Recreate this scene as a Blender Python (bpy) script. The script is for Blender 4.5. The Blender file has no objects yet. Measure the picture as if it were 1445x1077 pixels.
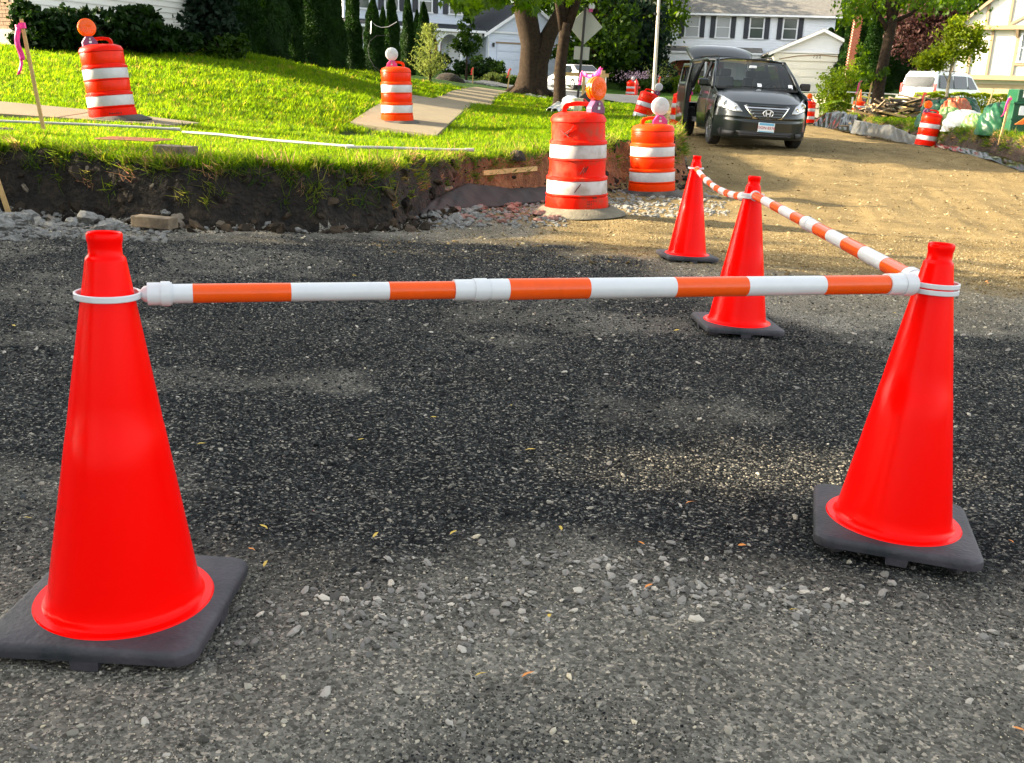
import bpy, math, random
import numpy as np
from mathutils import Vector, Matrix, Euler
R = math.radians
scn = bpy.context.scene
col = scn.collection

# ------------------------------------------------------------------ camera, sky, sun, exposure
F_PX, PITCH, ROLL, EYE = 1350.0, 0.30, 0.035, 1.0
CAMPOS = np.array([0.0, 0.0, EYE])
_fw = np.array([0, math.cos(PITCH), -math.sin(PITCH)]); _r0 = np.array([1., 0, 0]); _u0 = np.cross(_r0, _fw)
_r = math.cos(ROLL)*_r0 + math.sin(ROLL)*_u0
_u = -math.sin(ROLL)*_r0 + math.cos(ROLL)*_u0
cd = bpy.data.cameras.new('camera'); cam = bpy.data.objects.new('camera', cd); col.objects.link(cam)
cd.sensor_fit = 'HORIZONTAL'; cd.sensor_width = 36; cd.lens = 36*F_PX/1445; cd.clip_start = .05; cd.clip_end = 2000
cam.matrix_world = Matrix(((_r[0], _u[0], -_fw[0], CAMPOS[0]), (_r[1], _u[1], -_fw[1], CAMPOS[1]), (_r[2], _u[2], -_fw[2], CAMPOS[2]), (0, 0, 0, 1)))
scn.camera = cam
SUN_EL = R(21.5); SUN_DIR = (1.0, -0.11)        # the way shadows run over the ground
w = bpy.data.worlds.new('World'); scn.world = w; w.use_nodes = True
nt = w.node_tree; sky = nt.nodes.new('ShaderNodeTexSky'); sky.sky_type = 'NISHITA'; sky.sun_disc = False
sky.sun_elevation = SUN_EL
_sa = math.atan2(-SUN_DIR[0], -SUN_DIR[1])      # azimuth of the sun, clockwise from +Y
sky.sun_rotation = _sa; sky.air_density = 1.0; sky.dust_density = 3.0; sky.ozone_density = 1.0
hsv = nt.nodes.new('ShaderNodeHueSaturation'); hsv.inputs['Saturation'].default_value = .42; nt.links.new(sky.outputs[0], hsv.inputs['Color'])   # the photo is white-balanced for the shade
wb = nt.nodes.new('ShaderNodeMix'); wb.data_type = 'RGBA'; wb.blend_type = 'MULTIPLY'; wb.inputs[0].default_value = 1.0; wb.inputs[7].default_value = (1.0, .97, .90, 1); nt.links.new(hsv.outputs[0], wb.inputs[6])
nt.links.new(wb.outputs[2], nt.nodes['Background'].inputs[0]); nt.nodes['Background'].inputs[1].default_value = 0.12
sl = bpy.data.lights.new('sun', 'SUN'); sl.energy = 4.8; sl.angle = R(.6); sl.color = (1.0, .82, .56)
so = bpy.data.objects.new('sun', sl); col.objects.link(so)
_h = math.hypot(*SUN_DIR)
so.rotation_euler = Vector((SUN_DIR[0]/_h*math.cos(SUN_EL), SUN_DIR[1]/_h*math.cos(SUN_EL), -math.sin(SUN_EL))).to_track_quat('-Z', 'Y').to_euler()
scn.view_settings.view_transform = 'Standard'; scn.view_settings.look = 'None'
scn.view_settings.exposure = 2.5; scn.view_settings.gamma = 1.0

def P(px, py, d):
    """world point on the ray of photo pixel (1445x1077) at camera depth d"""
    return CAMPOS + d*(_fw + (px-722.5)/F_PX*_r - (py-538.5)/F_PX*_u)
def proj(p):
    q = np.array(p)-CAMPOS; z = q@_fw
    return 722.5+F_PX*(q@_r)/z, 538.5-F_PX*(q@_u)/z, z
# the near roadbed is one tilted plane: its own frame (x right, y ahead, z off the plane)
_t, _o, _H = .277, .059, .937
pf = np.array([0, math.cos(_t), -math.sin(_t)]); pu0 = np.cross(_r0, pf)
pr = math.cos(_o)*_r0 + math.sin(_o)*pu0; pu = -math.sin(_o)*_r0 + math.cos(_o)*pu0
M_PF = np.outer(_r, pr) + np.outer(_u, pu) + np.outer(_fw, pf)
def PF(x, y, z=0.):
    return CAMPOS + M_PF@np.array([x, y, z-_H])
N_ROAD = M_PF@np.array([0, 0, 1.])
def planez(x, y):
    p0 = PF(0, 0, 0)
    return p0[2] - (N_ROAD[0]*(x-p0[0]) + N_ROAD[1]*(y-p0[1]))/N_ROAD[2]

# ------------------------------------------------------------------ terrain
def tps(pts, lam):
    A = np.array(pts, float); n = len(A); X = A[:, :2]; d = np.linalg.norm(X[:, None]-X[None], axis=2)
    K = np.where(d > 0, d*d*np.log(d+1e-12), 0) + lam*np.eye(n)
    Q = np.hstack([np.ones((n, 1)), X]); M = np.block([[K, Q], [Q.T, np.zeros((3, 3))]])
    s = np.linalg.solve(M, np.concatenate([A[:, 2], np.zeros(3)]))
    def f(x, y):
        x = np.asarray(x, float); y = np.asarray(y, float); out = s[n]+s[n+1]*x+s[n+2]*y
        for i in range(n):
            r2 = (x-X[i, 0])**2+(y-X[i, 1])**2
            out = out + s[i]*.5*r2*np.log(r2+1e-12)
        return out
    return f
ring = [(300*math.cos(a), 300*math.sin(a), -1.0) for a in np.arange(0, 6.28, .52)]
road_pts = [tuple((x, y, planez(x, y))) for x in (-9, -3, 0, 3, 8) for y in (-6, 0, 2.5, 5, 7.5)] + \
    [(x, y, planez(x, y)) for x in (-1, 2, 5) for y in (10, 12.2)] + [tuple(PF(.522, 9.27)), tuple(PF(1.66, 12.6))]
road_pts += [tuple(P(*q)) for q in [(1000, 207, 20.3), (1118, 213, 20), (957, 190, 23.4), (1307, 207, 26), (1139, 174, 42), (1445, 240, 19.2), (1200, 196, 29),
                                    (1170, 180, 37), (960, 170, 30), (1050, 165, 40), (1200, 155, 50), (1500, 262, 17.5)]]
road_pts += [(-30, 5, planez(-30, 5)), (-30, -25, planez(-12, -8)), (30, -25, -.4), (45, 5, -.3), (0, -40, .2)]
road_f = tps(road_pts + ring, .002)
yard_pts = []
for x in (-9, -6, -3, 0, .9):
    for y in (6.8, 8.5):
        yard_pts.append((x, y, planez(x, y)+.43))
yard_pts += [tuple(P(*q)) for q in [(20, 63, 22), (290, 72, 24), (342, 78, 26), (524, 101, 38), (597, 108, 44), (160, 172, 11.6), (0, 168, 11.2), (561, 175, 17), (620, 200, 15.2), (480, 190, 15.2),
    (700, 130, 38), (640, 150, 27), (860, 190, 14.5), (895, 172, 20), (900, 152, 34), (870, 141, 52), (900, 133, 64), (905, 113, 75), (990, 112, 75), (690, 104, 67), (740, 108, 67),
    (1090, 131, 66), (1160, 132, 66), (1200, 152, 52), (1240, 158, 38), (1290, 168, 32), (1445, 196, 20.0), (1345, 184, 24.8), (1260, 172, 31), (1180, 163, 39), (1360, 158, 46), (1440, 165, 56),
    (1300, 158, 50), (1500, 210, 18.4), (-100, 60, 22), (200, 130, 15), (300, 110, 18), (900, 95, 100), (1200, 100, 110), (600, 80, 100), (120, 50, 40)]]
yard_f = tps(yard_pts + ring, .01)
def poly_from(lst): return np.array([tuple(P(*q)[:2]) for q in lst])
def hit_plane(px, py):
    d = _fw + (px-722.5)/F_PX*_r - (py-538.5)/F_PX*_u
    t = (PF(0, 0, 0)-CAMPOS)@N_ROAD/(d@N_ROAD); return CAMPOS+t*d
toe_left = [(-60, 9.3), (-14, 7.2)] + [tuple(hit_plane(*q)[:2]) for q in [(-40, 300), (60, 304), (130, 309), (220, 318), (300, 325), (450, 324), (575, 322), (592, 308), (640, 290), (700, 283), (790, 276), (850, 270), (880, 262)]]
toe_left += [(2.15, 13.4), (2.75, 15.5)] + [tuple(P(*q)[:2]) for q in [(940, 200, 19), (942, 175, 25), (938, 165, 32), (920, 158, 42), (900, 150, 52)]]
toe_right = [tuple(P(*q)[:2]) for q in [(1250, 155, 52), (1170, 163, 47), (1152, 175, 41), (1175, 182, 36), (1230, 193, 31), (1290, 203, 27.5), (1345, 213, 24), (1445, 243, 19.2), (1500, 262, 17.5)]] + [(16, 15), (60, 9)]
road_poly = np.array(toe_left + toe_right + [(60, -60), (-60, -60)])
def inside(px, py, poly):
    px = np.asarray(px, float); py = np.asarray(py, float); c = np.zeros(px.shape, bool); n = len(poly)
    for i in range(n):
        x1, y1 = poly[i]; x2, y2 = poly[(i+1) % n]
        if y1 == y2: continue
        c ^= ((y1 > py) != (y2 > py)) & (px < (x2-x1)*(py-y1)/(y2-y1)+x1)
    return c
def pdist(px, py, line):
    d = np.full(np.shape(px), 1e9)
    for i in range(len(line)-1):
        a = np.array(line[i]); b = np.array(line[i+1]); ab = b-a
        t = np.clip(((px-a[0])*ab[0]+(py-a[1])*ab[1])/(ab@ab), 0, 1)
        d = np.minimum(d, np.hypot(px-a[0]-t*ab[0], py-a[1]-t*ab[1]))
    return d
# value noise
_rs = np.random.RandomState(5); _tab = _rs.rand(256, 256)
def vnoise(x, y):
    xi = np.floor(x).astype(int); yi = np.floor(y).astype(int); fx = x-xi; fy = y-yi
    fx = fx*fx*(3-2*fx); fy = fy*fy*(3-2*fy); g = lambda a, b: _tab[a % 256, b % 256]
    return (g(xi, yi)*(1-fx)+g(xi+1, yi)*fx)*(1-fy)+(g(xi, yi+1)*(1-fx)+g(xi+1, yi+1)*fx)*fy
def fbm(x, y, o=4):
    s = 0; a = .5
    for i in range(o): s = s+a*(vnoise(x*2**i+17*i, y*2**i+31*i)-.5); a *= .5
    return s*2
trench = [tuple(P(*q)[:2]) for q in [(236, 186, 12.4), (330, 189, 13.0), (410, 192, 13.6), (470, 193, 14.6), (500, 188, 15.6), (560, 197, 15.3), (622, 203, 14.9)]]
trench2 = [tuple(P(*q)[:2]) for q in [(650, 208, 14.0), (700, 206, 14.2), (745, 206, 14.2)]]
def ground(x, y, raw=False):
    x = np.asarray(x, float); y = np.asarray(y, float)
    wob = fbm(x*1.6, y*1.6, 4)*.08*np.clip(y/6, .5, 1.5)
    sd = np.minimum(pdist(x, y, toe_left), pdist(x, y, toe_right))
    sd = np.where(inside(x, y, road_poly), -sd, sd)
    far = np.clip((y-40)/10, 0, 1)
    sdw = sd - .03 + wob*(sd < 1.5)*(1-far)
    wd = .13 + .10*np.clip(y/20, 0, 1) + far*8
    s = np.clip(sdw/wd, 0, 1); s = s*s*(3-2*s)
    rz = road_f(x, y); yz = yard_f(x, y)
    damp = np.clip(1-(y-25)/25, 0, 1)
    rz = rz + (.030*fbm(x*.9, y*.9, 3) + .012*fbm(x*7, y*7, 3))*damp
    rz = rz + .035*fbm((x-.28*y)*2.6, y*.22+x*.1, 3)*np.clip((y-8)/3, 0, 1)*np.clip((x-.5)/1.5, 0, 1)*damp
    # ridges left by the grader, and heaps beside the cut
    rz = rz + .022*np.exp(-((y-(9.0+.25*np.sin(x*1.3)-.06*x))/.12)**2)*np.clip(fbm(x*3, y*3+9, 2)+.8, 0, 1.5)*((x > -2) & (x < 6))
    rz = rz + .02*np.exp(-((y-(8.1+.2*np.sin(x*1.7+1)+.1*x))/.10)**2)*np.clip(fbm(x*3+4, y*3, 2)+.7, 0, 1.5)*((x > -1) & (x < 5))
    yz = yz + .016*fbm(x*.6+7, y*.6, 3)*damp
    t = np.minimum(pdist(x, y, trench), pdist(x, y, trench2)*1.3)
    yz = yz - .15*np.exp(-(t/.19)**2)
    z = rz*(1-s)+yz*s
    # clods on the cut face
    band = np.exp(-((sdw-wd*.5)/(wd*.9))**2)*(1-far)
    z = z + band*(.09*fbm(x*5, y*5+3, 4)+.10*fbm(x*17, y*11+3, 3))
    return (z, sdw, wd) if raw else z
def gz(x, y): return float(ground(np.array([x]), np.array([y]))[0])
def at(px, d):
    """ground point seen in photo column px at camera depth d"""
    py = 180.0
    for _ in range(6):
        p = P(px, py, d); py += (p[2]-gz(p[0], p[1]))*F_PX/d
    p = P(px, py, d); return Vector((p[0], p[1], gz(p[0], p[1])))
def hit(px, py):
    """ground point seen at photo pixel (px,py)"""
    d = _fw + (px-722.5)/F_PX*_r - (py-538.5)/F_PX*_u
    ts = np.geomspace(.8, 120, 500); X = CAMPOS[0]+ts*d[0]; Y = CAMPOS[1]+ts*d[1]; Z = CAMPOS[2]+ts*d[2]
    g = ground(X, Y); b = np.where(Z < g)[0]; i = b[0] if len(b) else len(ts)-1
    lo, hi = ts[max(i-1, 0)], ts[i]
    for _ in range(12):
        m = (lo+hi)/2; q = CAMPOS+m*d
        if q[2] < gz(q[0], q[1]): hi = m
        else: lo = m
    q = CAMPOS+hi*d; return Vector((q[0], q[1], gz(q[0], q[1])))

# ------------------------------------------------------------------ helpers
def tag(o, label=None, cat=None, group=None, kind=None):
    if label: o['label'] = label
    if cat: o['category'] = cat
    if group: o['group'] = group
    if kind: o['kind'] = kind
    return o
def empty(name, loc, rz=0., label=None, cat=None, group=None, rot=None):
    o = bpy.data.objects.new(name, None); o.empty_display_size = .1; col.objects.link(o); o.location = Vector(loc)
    o.rotation_euler = rot if rot is not None else (0, 0, rz)
    return tag(o, label, cat, group)
def link(name, me, parent=None, loc=None, rot=None):
    o = bpy.data.objects.new(name, me); col.objects.link(o)
    if parent: o.parent = parent
    if loc is not None: o.location = Vector(loc)
    if rot is not None: o.rotation_euler = rot
    return o
def copy_tree(o, parent=None):
    c = o.copy(); col.objects.link(c); c.parent = parent
    for ch in KIDS(o): copy_tree(ch, c)
    return c
def KIDS(o): return [k for k in bpy.data.objects if k.parent == o]
class MB:
    def __init__(s): s.v = []; s.f = []; s.m = []
    def add(s, vs, fs, m=0):
        b = len(s.v); s.v += [tuple(v) for v in vs]; s.f += [tuple(i+b for i in f) for f in fs]; s.m += [m]*len(fs); return s
    def box(s, c, d, rz=0., m=0, rot=None, taper=1.):
        x, y, z = d[0]/2, d[1]/2, d[2]/2
        vs = [Vector((i*x*(taper if k > 0 else 1), j*y*(taper if k > 0 else 1), k*z)) for k in (-1, 1) for j in (-1, 1) for i in (-1, 1)]
        mt = (rot.to_matrix() if rot is not None else Matrix.Rotation(rz, 3, 'Z'))
        return s.add([mt@v+Vector(c) for v in vs], [(0, 2, 3, 1), (4, 5, 7, 6), (0, 1, 5, 4), (2, 6, 7, 3), (0, 4, 6, 2), (1, 3, 7, 5)], m)
    def tube(s, pts, rad, n=10, m=0, caps=True):
        pts = [Vector(p) for p in pts]; rad = rad if isinstance(rad, (list, tuple)) else [rad]*len(pts)
        b = len(s.v); prev = None
        for i, p in enumerate(pts):
            t = (pts[min(i+1, len(pts)-1)]-pts[max(i-1, 0)]).normalized()
            if prev is None: a = t.cross(Vector((0, 0, 1)) if abs(t.z) < .93 else Vector((1, 0, 0))).normalized()
            else: a = (prev-t*prev.dot(t)).normalized()
            prev = a; c = a.cross(t)
            for k in range(n):
                th = 2*math.pi*k/n; s.v.append(tuple(p+(a*math.cos(th)+c*math.sin(th))*rad[i]))
        for i in range(len(pts)-1):
            for k in range(n):
                k2 = (k+1) % n; s.f.append((b+i*n+k, b+i*n+k2, b+(i+1)*n+k2, b+(i+1)*n+k)); s.m.append(m)
        if caps:
            s.f.append(tuple(b+k for k in range(n))[::-1]); s.m.append(m)
            e = b+(len(pts)-1)*n; s.f.append(tuple(e+k for k in range(n))); s.m.append(m)
        return s
    def lathe(s, prof, n=32, m=0, c=(0, 0, 0), sx=1, sy=1, warp=None):
        b = len(s.v)
        for (r_, z) in prof:
            for k in range(n):
                th = 2*math.pi*k/n; rr = r_*(warp(th, z) if warp else 1)
                s.v.append((c[0]+rr*math.cos(th)*sx, c[1]+rr*math.sin(th)*sy, c[2]+z))
        for i in range(len(prof)-1):
            for k in range(n):
                k2 = (k+1) % n; s.f.append((b+i*n+k, b+i*n+k2, b+(i+1)*n+k2, b+(i+1)*n+k)); s.m.append(m)
        return s
    def prism(s, poly, d, m=0, o=(0, 0, 0), ax=((1, 0, 0), (0, 0, 1), (0, 1, 0))):
        """polygon in plane (ax0, ax1), extruded d along ax2"""
        a, b_, c = [Vector(q) for q in ax]; o = Vector(o); n = len(poly)
        v0 = [o+a*p[0]+b_*p[1] for p in poly]; v1 = [v+c*d for v in v0]
        return s.add(v0+v1, [tuple(range(n))] + [tuple(range(n, 2*n))[::-1]] + [(i, i+n, (i+1) % n+n, (i+1) % n) for i in range(n)], m)
    def grid(s, fn, nu, nv, m=0, keep=None):
        b = len(s.v)
        for j in range(nv+1):
            for i in range(nu+1): s.v.append(tuple(fn(i/nu, j/nv)))
        for j in range(nv):
            for i in range(nu):
                if keep and not keep((i+.5)/nu, (j+.5)/nv): continue
                q = b+j*(nu+1)+i; s.f.append((q, q+1, q+nu+2, q+nu+1)); s.m.append(m)
        return s
    def mesh(s, name, mats, smooth=False):
        me = bpy.data.meshes.new(name); me.from_pydata(s.v, [], s.f); mats = mats if isinstance(mats, (list, tuple)) else [mats]
        for q in mats: me.materials.append(q)
        if len(mats) > 1: me.polygons.foreach_set('material_index', s.m)
        if smooth:
            me.polygons.foreach_set('use_smooth', [True]*len(me.polygons))
            if smooth != 'all': me.set_sharp_from_angle(angle=R(38))
        me.update(); return me
    def build(s, name, mats, parent=None, smooth=False, loc=None, rot=None, bevel=0, thick=0, sub=0):
        o = link(name, s.mesh(name, mats, smooth), parent, loc, rot)
        if thick:
            q = o.modifiers.new('solid', 'SOLIDIFY'); q.thickness = thick; q.offset = 0
        if bevel:
            q = o.modifiers.new('bevel', 'BEVEL'); q.width = bevel; q.segments = 2; q.limit_method = 'ANGLE'
        if sub:
            q = o.modifiers.new('sub', 'SUBSURF'); q.levels = sub; q.render_levels = sub
        return o
def np_mesh(name, V, Fq, mats, smooth=False, attrs=None):
    me = bpy.data.meshes.new(name); k = Fq.shape[1]
    me.vertices.add(len(V)); me.vertices.foreach_set('co', V.astype(np.float32).ravel())
    me.loops.add(Fq.size); me.loops.foreach_set('vertex_index', Fq.astype(np.int32).ravel())
    me.polygons.add(len(Fq)); me.polygons.foreach_set('loop_start', np.arange(0, Fq.size, k, dtype=np.int32))
    me.polygons.foreach_set('loop_total', np.full(len(Fq), k, dtype=np.int32))
    me.update(calc_edges=True)
    for q in (mats if isinstance(mats, (list, tuple)) else [mats]): me.materials.append(q)
    if smooth: me.polygons.foreach_set('use_smooth', np.ones(len(Fq), bool))
    for nme, a in (attrs or {}).items():
        at_ = me.attributes.new(nme, 'FLOAT', 'POINT'); at_.data.foreach_set('value', a.astype(np.float32))
    return me

# ------------------------------------------------------------------ materials
def mat(name, c, rough=.6, metal=0., var=0., vscale=8., bump=0., bscale=60., c2=None, spec=None, alpha=None, trans=0., emis=None, coat=0., coord='Object', mixlo=.4, mixhi=.6):
    m = bpy.data.materials.new(name); m.use_nodes = True; n = m.node_tree.nodes; l = m.node_tree.links; b = n['Principled BSDF']
    b.inputs['Base Color'].default_value = (*c, 1); b.inputs['Roughness'].default_value = rough; b.inputs['Metallic'].default_value = metal
    if spec is not None: b.inputs['Specular IOR Level'].default_value = spec
    if coat: b.inputs['Coat Weight'].default_value = coat; b.inputs['Coat Roughness'].default_value = .05
    if trans: b.inputs['Transmission Weight'].default_value = trans
    tc = n.new('ShaderNodeTexCoord')
    if var or c2:
        nz = n.new('ShaderNodeTexNoise'); nz.inputs['Scale'].default_value = vscale; nz.inputs['Detail'].default_value = 6; nz.inputs['Roughness'].default_value = .65
        l.new(tc.outputs[coord], nz.inputs['Vector']); cr = n.new('ShaderNodeValToRGB')
        a = c; d = c2 if c2 else tuple(min(1, x*(1+var)) for x in c)
        if not c2: a = tuple(x*(1-var) for x in c)
        cr.color_ramp.elements[0].color = (*a, 1); cr.color_ramp.elements[1].color = (*d, 1)
        cr.color_ramp.elements[0].position = mixlo-.08; cr.color_ramp.elements[1].position = mixhi+.08
        l.new(nz.outputs[0], cr.inputs[0]); l.new(cr.outputs[0], b.inputs['Base Color'])
    if bump:
        nb = n.new('ShaderNodeTexNoise'); nb.inputs['Scale'].default_value = bscale; nb.inputs['Detail'].default_value = 5
        l.new(tc.outputs[coord], nb.inputs['Vector']); bp = n.new('ShaderNodeBump'); bp.inputs['Strength'].default_value = bump; bp.inputs['Distance'].default_value = .01
        l.new(nb.outputs[0], bp.inputs['Height']); l.new(bp.outputs[0], b.inputs['Normal'])
    return m
def leafmat(name, c, c2, tr=.5, scale=2.5):
    """leaf: diffuse + translucent, colour varies from clump to clump and from leaf to leaf"""
    m = bpy.data.materials.new(name); m.use_nodes = True; n = m.node_tree.nodes; l = m.node_tree.links
    n.remove(n['Principled BSDF']); out = n['Material Output']
    tc = n.new('ShaderNodeTexCoord'); nz = n.new('ShaderNodeTexNoise'); nz.inputs['Scale'].default_value = scale; nz.inputs['Detail'].default_value = 4; nz.inputs['Roughness'].default_value = .8
    l.new(tc.outputs['Object'], nz.inputs['Vector']); cr = n.new('ShaderNodeValToRGB')
    cr.color_ramp.elements[0].color = (*c, 1); cr.color_ramp.elements[1].color = (*c2, 1); cr.color_ramp.elements[0].position = .36; cr.color_ramp.elements[1].position = .64
    l.new(nz.outputs[0], cr.inputs[0])
    df = n.new('ShaderNodeBsdfDiffuse'); tl = n.new('ShaderNodeBsdfTranslucent'); gl = n.new('ShaderNodeBsdfGlossy'); gl.inputs['Roughness'].default_value = .5
    hs = n.new('ShaderNodeHueSaturation'); hs.inputs['Hue'].default_value = .485; hs.inputs['Value'].default_value = 1.5; hs.inputs['Saturation'].default_value = 1.1
    l.new(cr.outputs[0], df.inputs[0]); l.new(cr.outputs[0], hs.inputs['Color']); l.new(hs.outputs[0], tl.inputs[0])
    m1 = n.new('ShaderNodeMixShader'); m1.inputs[0].default_value = tr; l.new(df.outputs[0], m1.inputs[1]); l.new(tl.outputs[0], m1.inputs[2])
    m2 = n.new('ShaderNodeMixShader'); m2.inputs[0].default_value = .012; l.new(m1.outputs[0], m2.inputs[1]); l.new(gl.outputs[0], m2.inputs[2])
    l.new(m2.outputs[0], out.inputs['Surface']); return m
def glassmat(name, tint=(.02, .03, .035), a=.55):
    m = bpy.data.materials.new(name); m.use_nodes = True; n = m.node_tree.nodes; l = m.node_tree.links; n.remove(n['Principled BSDF']); out = n['Material Output']
    tr = n.new('ShaderNodeBsdfTransparent'); tr.inputs[0].default_value = (.55, .6, .58, 1); df = n.new('ShaderNodeBsdfDiffuse'); df.inputs[0].default_value = (*tint, 1)
    gl = n.new('ShaderNodeBsdfGlossy'); gl.inputs['Roughness'].default_value = .02; mx = n.new('ShaderNodeMixShader'); mx.inputs[0].default_value = a
    l.new(tr.outputs[0], mx.inputs[1]); l.new(df.outputs[0], mx.inputs[2]); fr = n.new('ShaderNodeFresnel'); fr.inputs[0].default_value = 1.6
    m2 = n.new('ShaderNodeMixShader'); l.new(fr.outputs[0], m2.inputs[0]); l.new(mx.outputs[0], m2.inputs[1]); l.new(gl.outputs[0], m2.inputs[2]); l.new(m2.outputs[0], out.inputs['Surface'])
    return m
def ramp(n, stops):
    cr = n.new('ShaderNodeValToRGB'); e = cr.color_ramp.elements
    while len(e) < len(stops): e.new(.5)
    for i, (p, c) in enumerate(stops): e[i].position = p; e[i].color = (*c, 1)
    return cr

# GN scatter for what nobody could count
def scatter(name, pts, sc, rot, protos, label, kind='stuff', parent=None):
    n = len(pts); vid = np.random.RandomState(len(name)+n).randint(0, len(protos), n)
    me = bpy.data.meshes.new(name); me.vertices.add(n); me.vertices.foreach_set('co', pts.astype(np.float32).ravel())
    a = me.attributes.new('sc', 'FLOAT_VECTOR', 'POINT'); a.data.foreach_set('vector', sc.astype(np.float32).ravel())
    a = me.attributes.new('rt', 'FLOAT_VECTOR', 'POINT'); a.data.foreach_set('vector', rot.astype(np.float32).ravel())
    a = me.attributes.new('vid', 'INT', 'POINT'); a.data.foreach_set('value', vid.astype(np.int32))
    o = link(name, me, parent); tag(o, label, kind=kind)
    ng = bpy.data.node_groups.new(name, 'GeometryNodeTree'); ng.interface.new_socket('Geometry', in_out='INPUT', socket_type='NodeSocketGeometry')
    ng.interface.new_socket('Geometry', in_out='OUTPUT', socket_type='NodeSocketGeometry'); N = ng.nodes; L = ng.links
    gi = N.new('NodeGroupInput'); go = N.new('NodeGroupOutput'); ji = N.new('GeometryNodeJoinGeometry')
    def att(nm, tp):
        q = N.new('GeometryNodeInputNamedAttribute'); q.data_type = tp; q.inputs['Name'].default_value = nm; return q
    s_ = att('sc', 'FLOAT_VECTOR'); r_ = att('rt', 'FLOAT_VECTOR'); v_ = att('vid', 'INT'); er = N.new('FunctionNodeEulerToRotation'); L.new(r_.outputs[0], er.inputs[0])
    for i, po in enumerate(protos):
        cmp = N.new('FunctionNodeCompare'); cmp.data_type = 'INT'; cmp.operation = 'EQUAL'; L.new(v_.outputs[0], cmp.inputs[2]); cmp.inputs[3].default_value = i
        oi = N.new('GeometryNodeObjectInfo'); oi.inputs['Object'].default_value = po
        ip = N.new('GeometryNodeInstanceOnPoints'); L.new(gi.outputs[0], ip.inputs['Points']); L.new(cmp.outputs[0], ip.inputs['Selection'])
        L.new(oi.outputs['Geometry'], ip.inputs['Instance']); L.new(er.outputs[0], ip.inputs['Rotation']); L.new(s_.outputs[0], ip.inputs['Scale']); L.new(ip.outputs[0], ji.inputs[0])
    L.new(ji.outputs[0], go.inputs[0]); md = o.modifiers.new('scatter', 'NODES'); md.node_group = ng
    return o
M = {}
M['cone'] = mat('cone_red', (.98, .0015, .0004), .22, spec=.09, bump=.05, bscale=14)
M['rubber'] = mat('black_rubber', (.014, .018, .023), .55, spec=.35, c2=(.075, .066, .078), vscale=7, bump=.25, bscale=90, mixlo=.42, mixhi=.72)
M['pvc'] = mat('white_plastic', (.62, .64, .66), .3, var=.03, vscale=30)
M['tape'] = mat('orange_tape', (.80, .085, .002), .22, spec=.4, var=.05, vscale=40)
M['drum'] = mat('drum_orange', (.72, .010, .001), .38, spec=.10, var=.12, vscale=5, bump=.1, bscale=12)
M['drum_sun'] = mat('drum_sunlit_orange', (.75, .040, .001), .38, spec=.10, var=.1, vscale=5, bump=.1, bscale=12)  # copy of the drum orange with sunlight put into its colour
M['drum_dirty'] = mat('drum_dirty_orange', (.72, .010, .001), .45, spec=.10, c2=(.26, .07, .04), vscale=4.5, bump=.2, bscale=12, mixlo=.58, mixhi=.66)
M['band_white'] = mat('reflective_white', (.50, .49, .51), .35, var=.1, vscale=9)
M['band_dirty'] = mat('reflective_dirty', (.48, .46, .48), .45, c2=(.22, .18, .14), vscale=7, mixlo=.5, mixhi=.7)
M['band_orange'] = mat('reflective_orange', (.80, .022, .001), .3, spec=.15, var=.1, vscale=9)
M['tire_ring'] = mat('rubber_ring', (.02, .02, .02), .8, spec=.2, c2=(.11, .10, .085), vscale=5, bump=.5, bscale=50)
M['ring_dusty'] = mat('dusty_ring', (.22, .20, .15), .95, spec=.1, c2=(.12, .11, .085), vscale=6, bump=.6, bscale=60)
M['amber'] = mat('amber_lens', (.80, .10, .001), .2, spec=.3, bump=.8, bscale=30); M['clear'] = mat('clear_lens', (.50, .52, .54), .12, bump=.8, bscale=30)
M['magenta'] = mat('magenta_case', (.42, .03, .18), .4); M['wine'] = mat('purple_case', (.14, .03, .10), .5)
M['wood'] = mat('weathered_wood', (.22, .17, .11), .85, c2=(.10, .075, .05), vscale=12, bump=.5, bscale=70)
M['lath'] = mat('wood_stake', (.55, .36, .15), .8, var=.2, vscale=14); M['pink'] = mat('pink_ribbon', (.95, .05, .32), .45); M['redflag'] = mat('red_flag', (.9, .05, .05), .5)
M['concrete'] = mat('concrete', (.20, .17, .115), .95, spec=.1, c2=(.17, .145, .105), vscale=3, bump=.4, bscale=60)
M['fabric'] = mat('black_filter_fabric', (.010, .008, .008), .6, spec=.2, c2=(.035, .018, .015), vscale=6, bump=.4, bscale=20); M['steel'] = mat('galvanised', (.5, .52, .52), .4, metal=.7)
M['leaf_y'] = mat('fallen_leaf', (.50, .35, .04), .6); M['leaf_o'] = mat('dry_leaf', (.6, .22, .04), .7)

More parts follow.
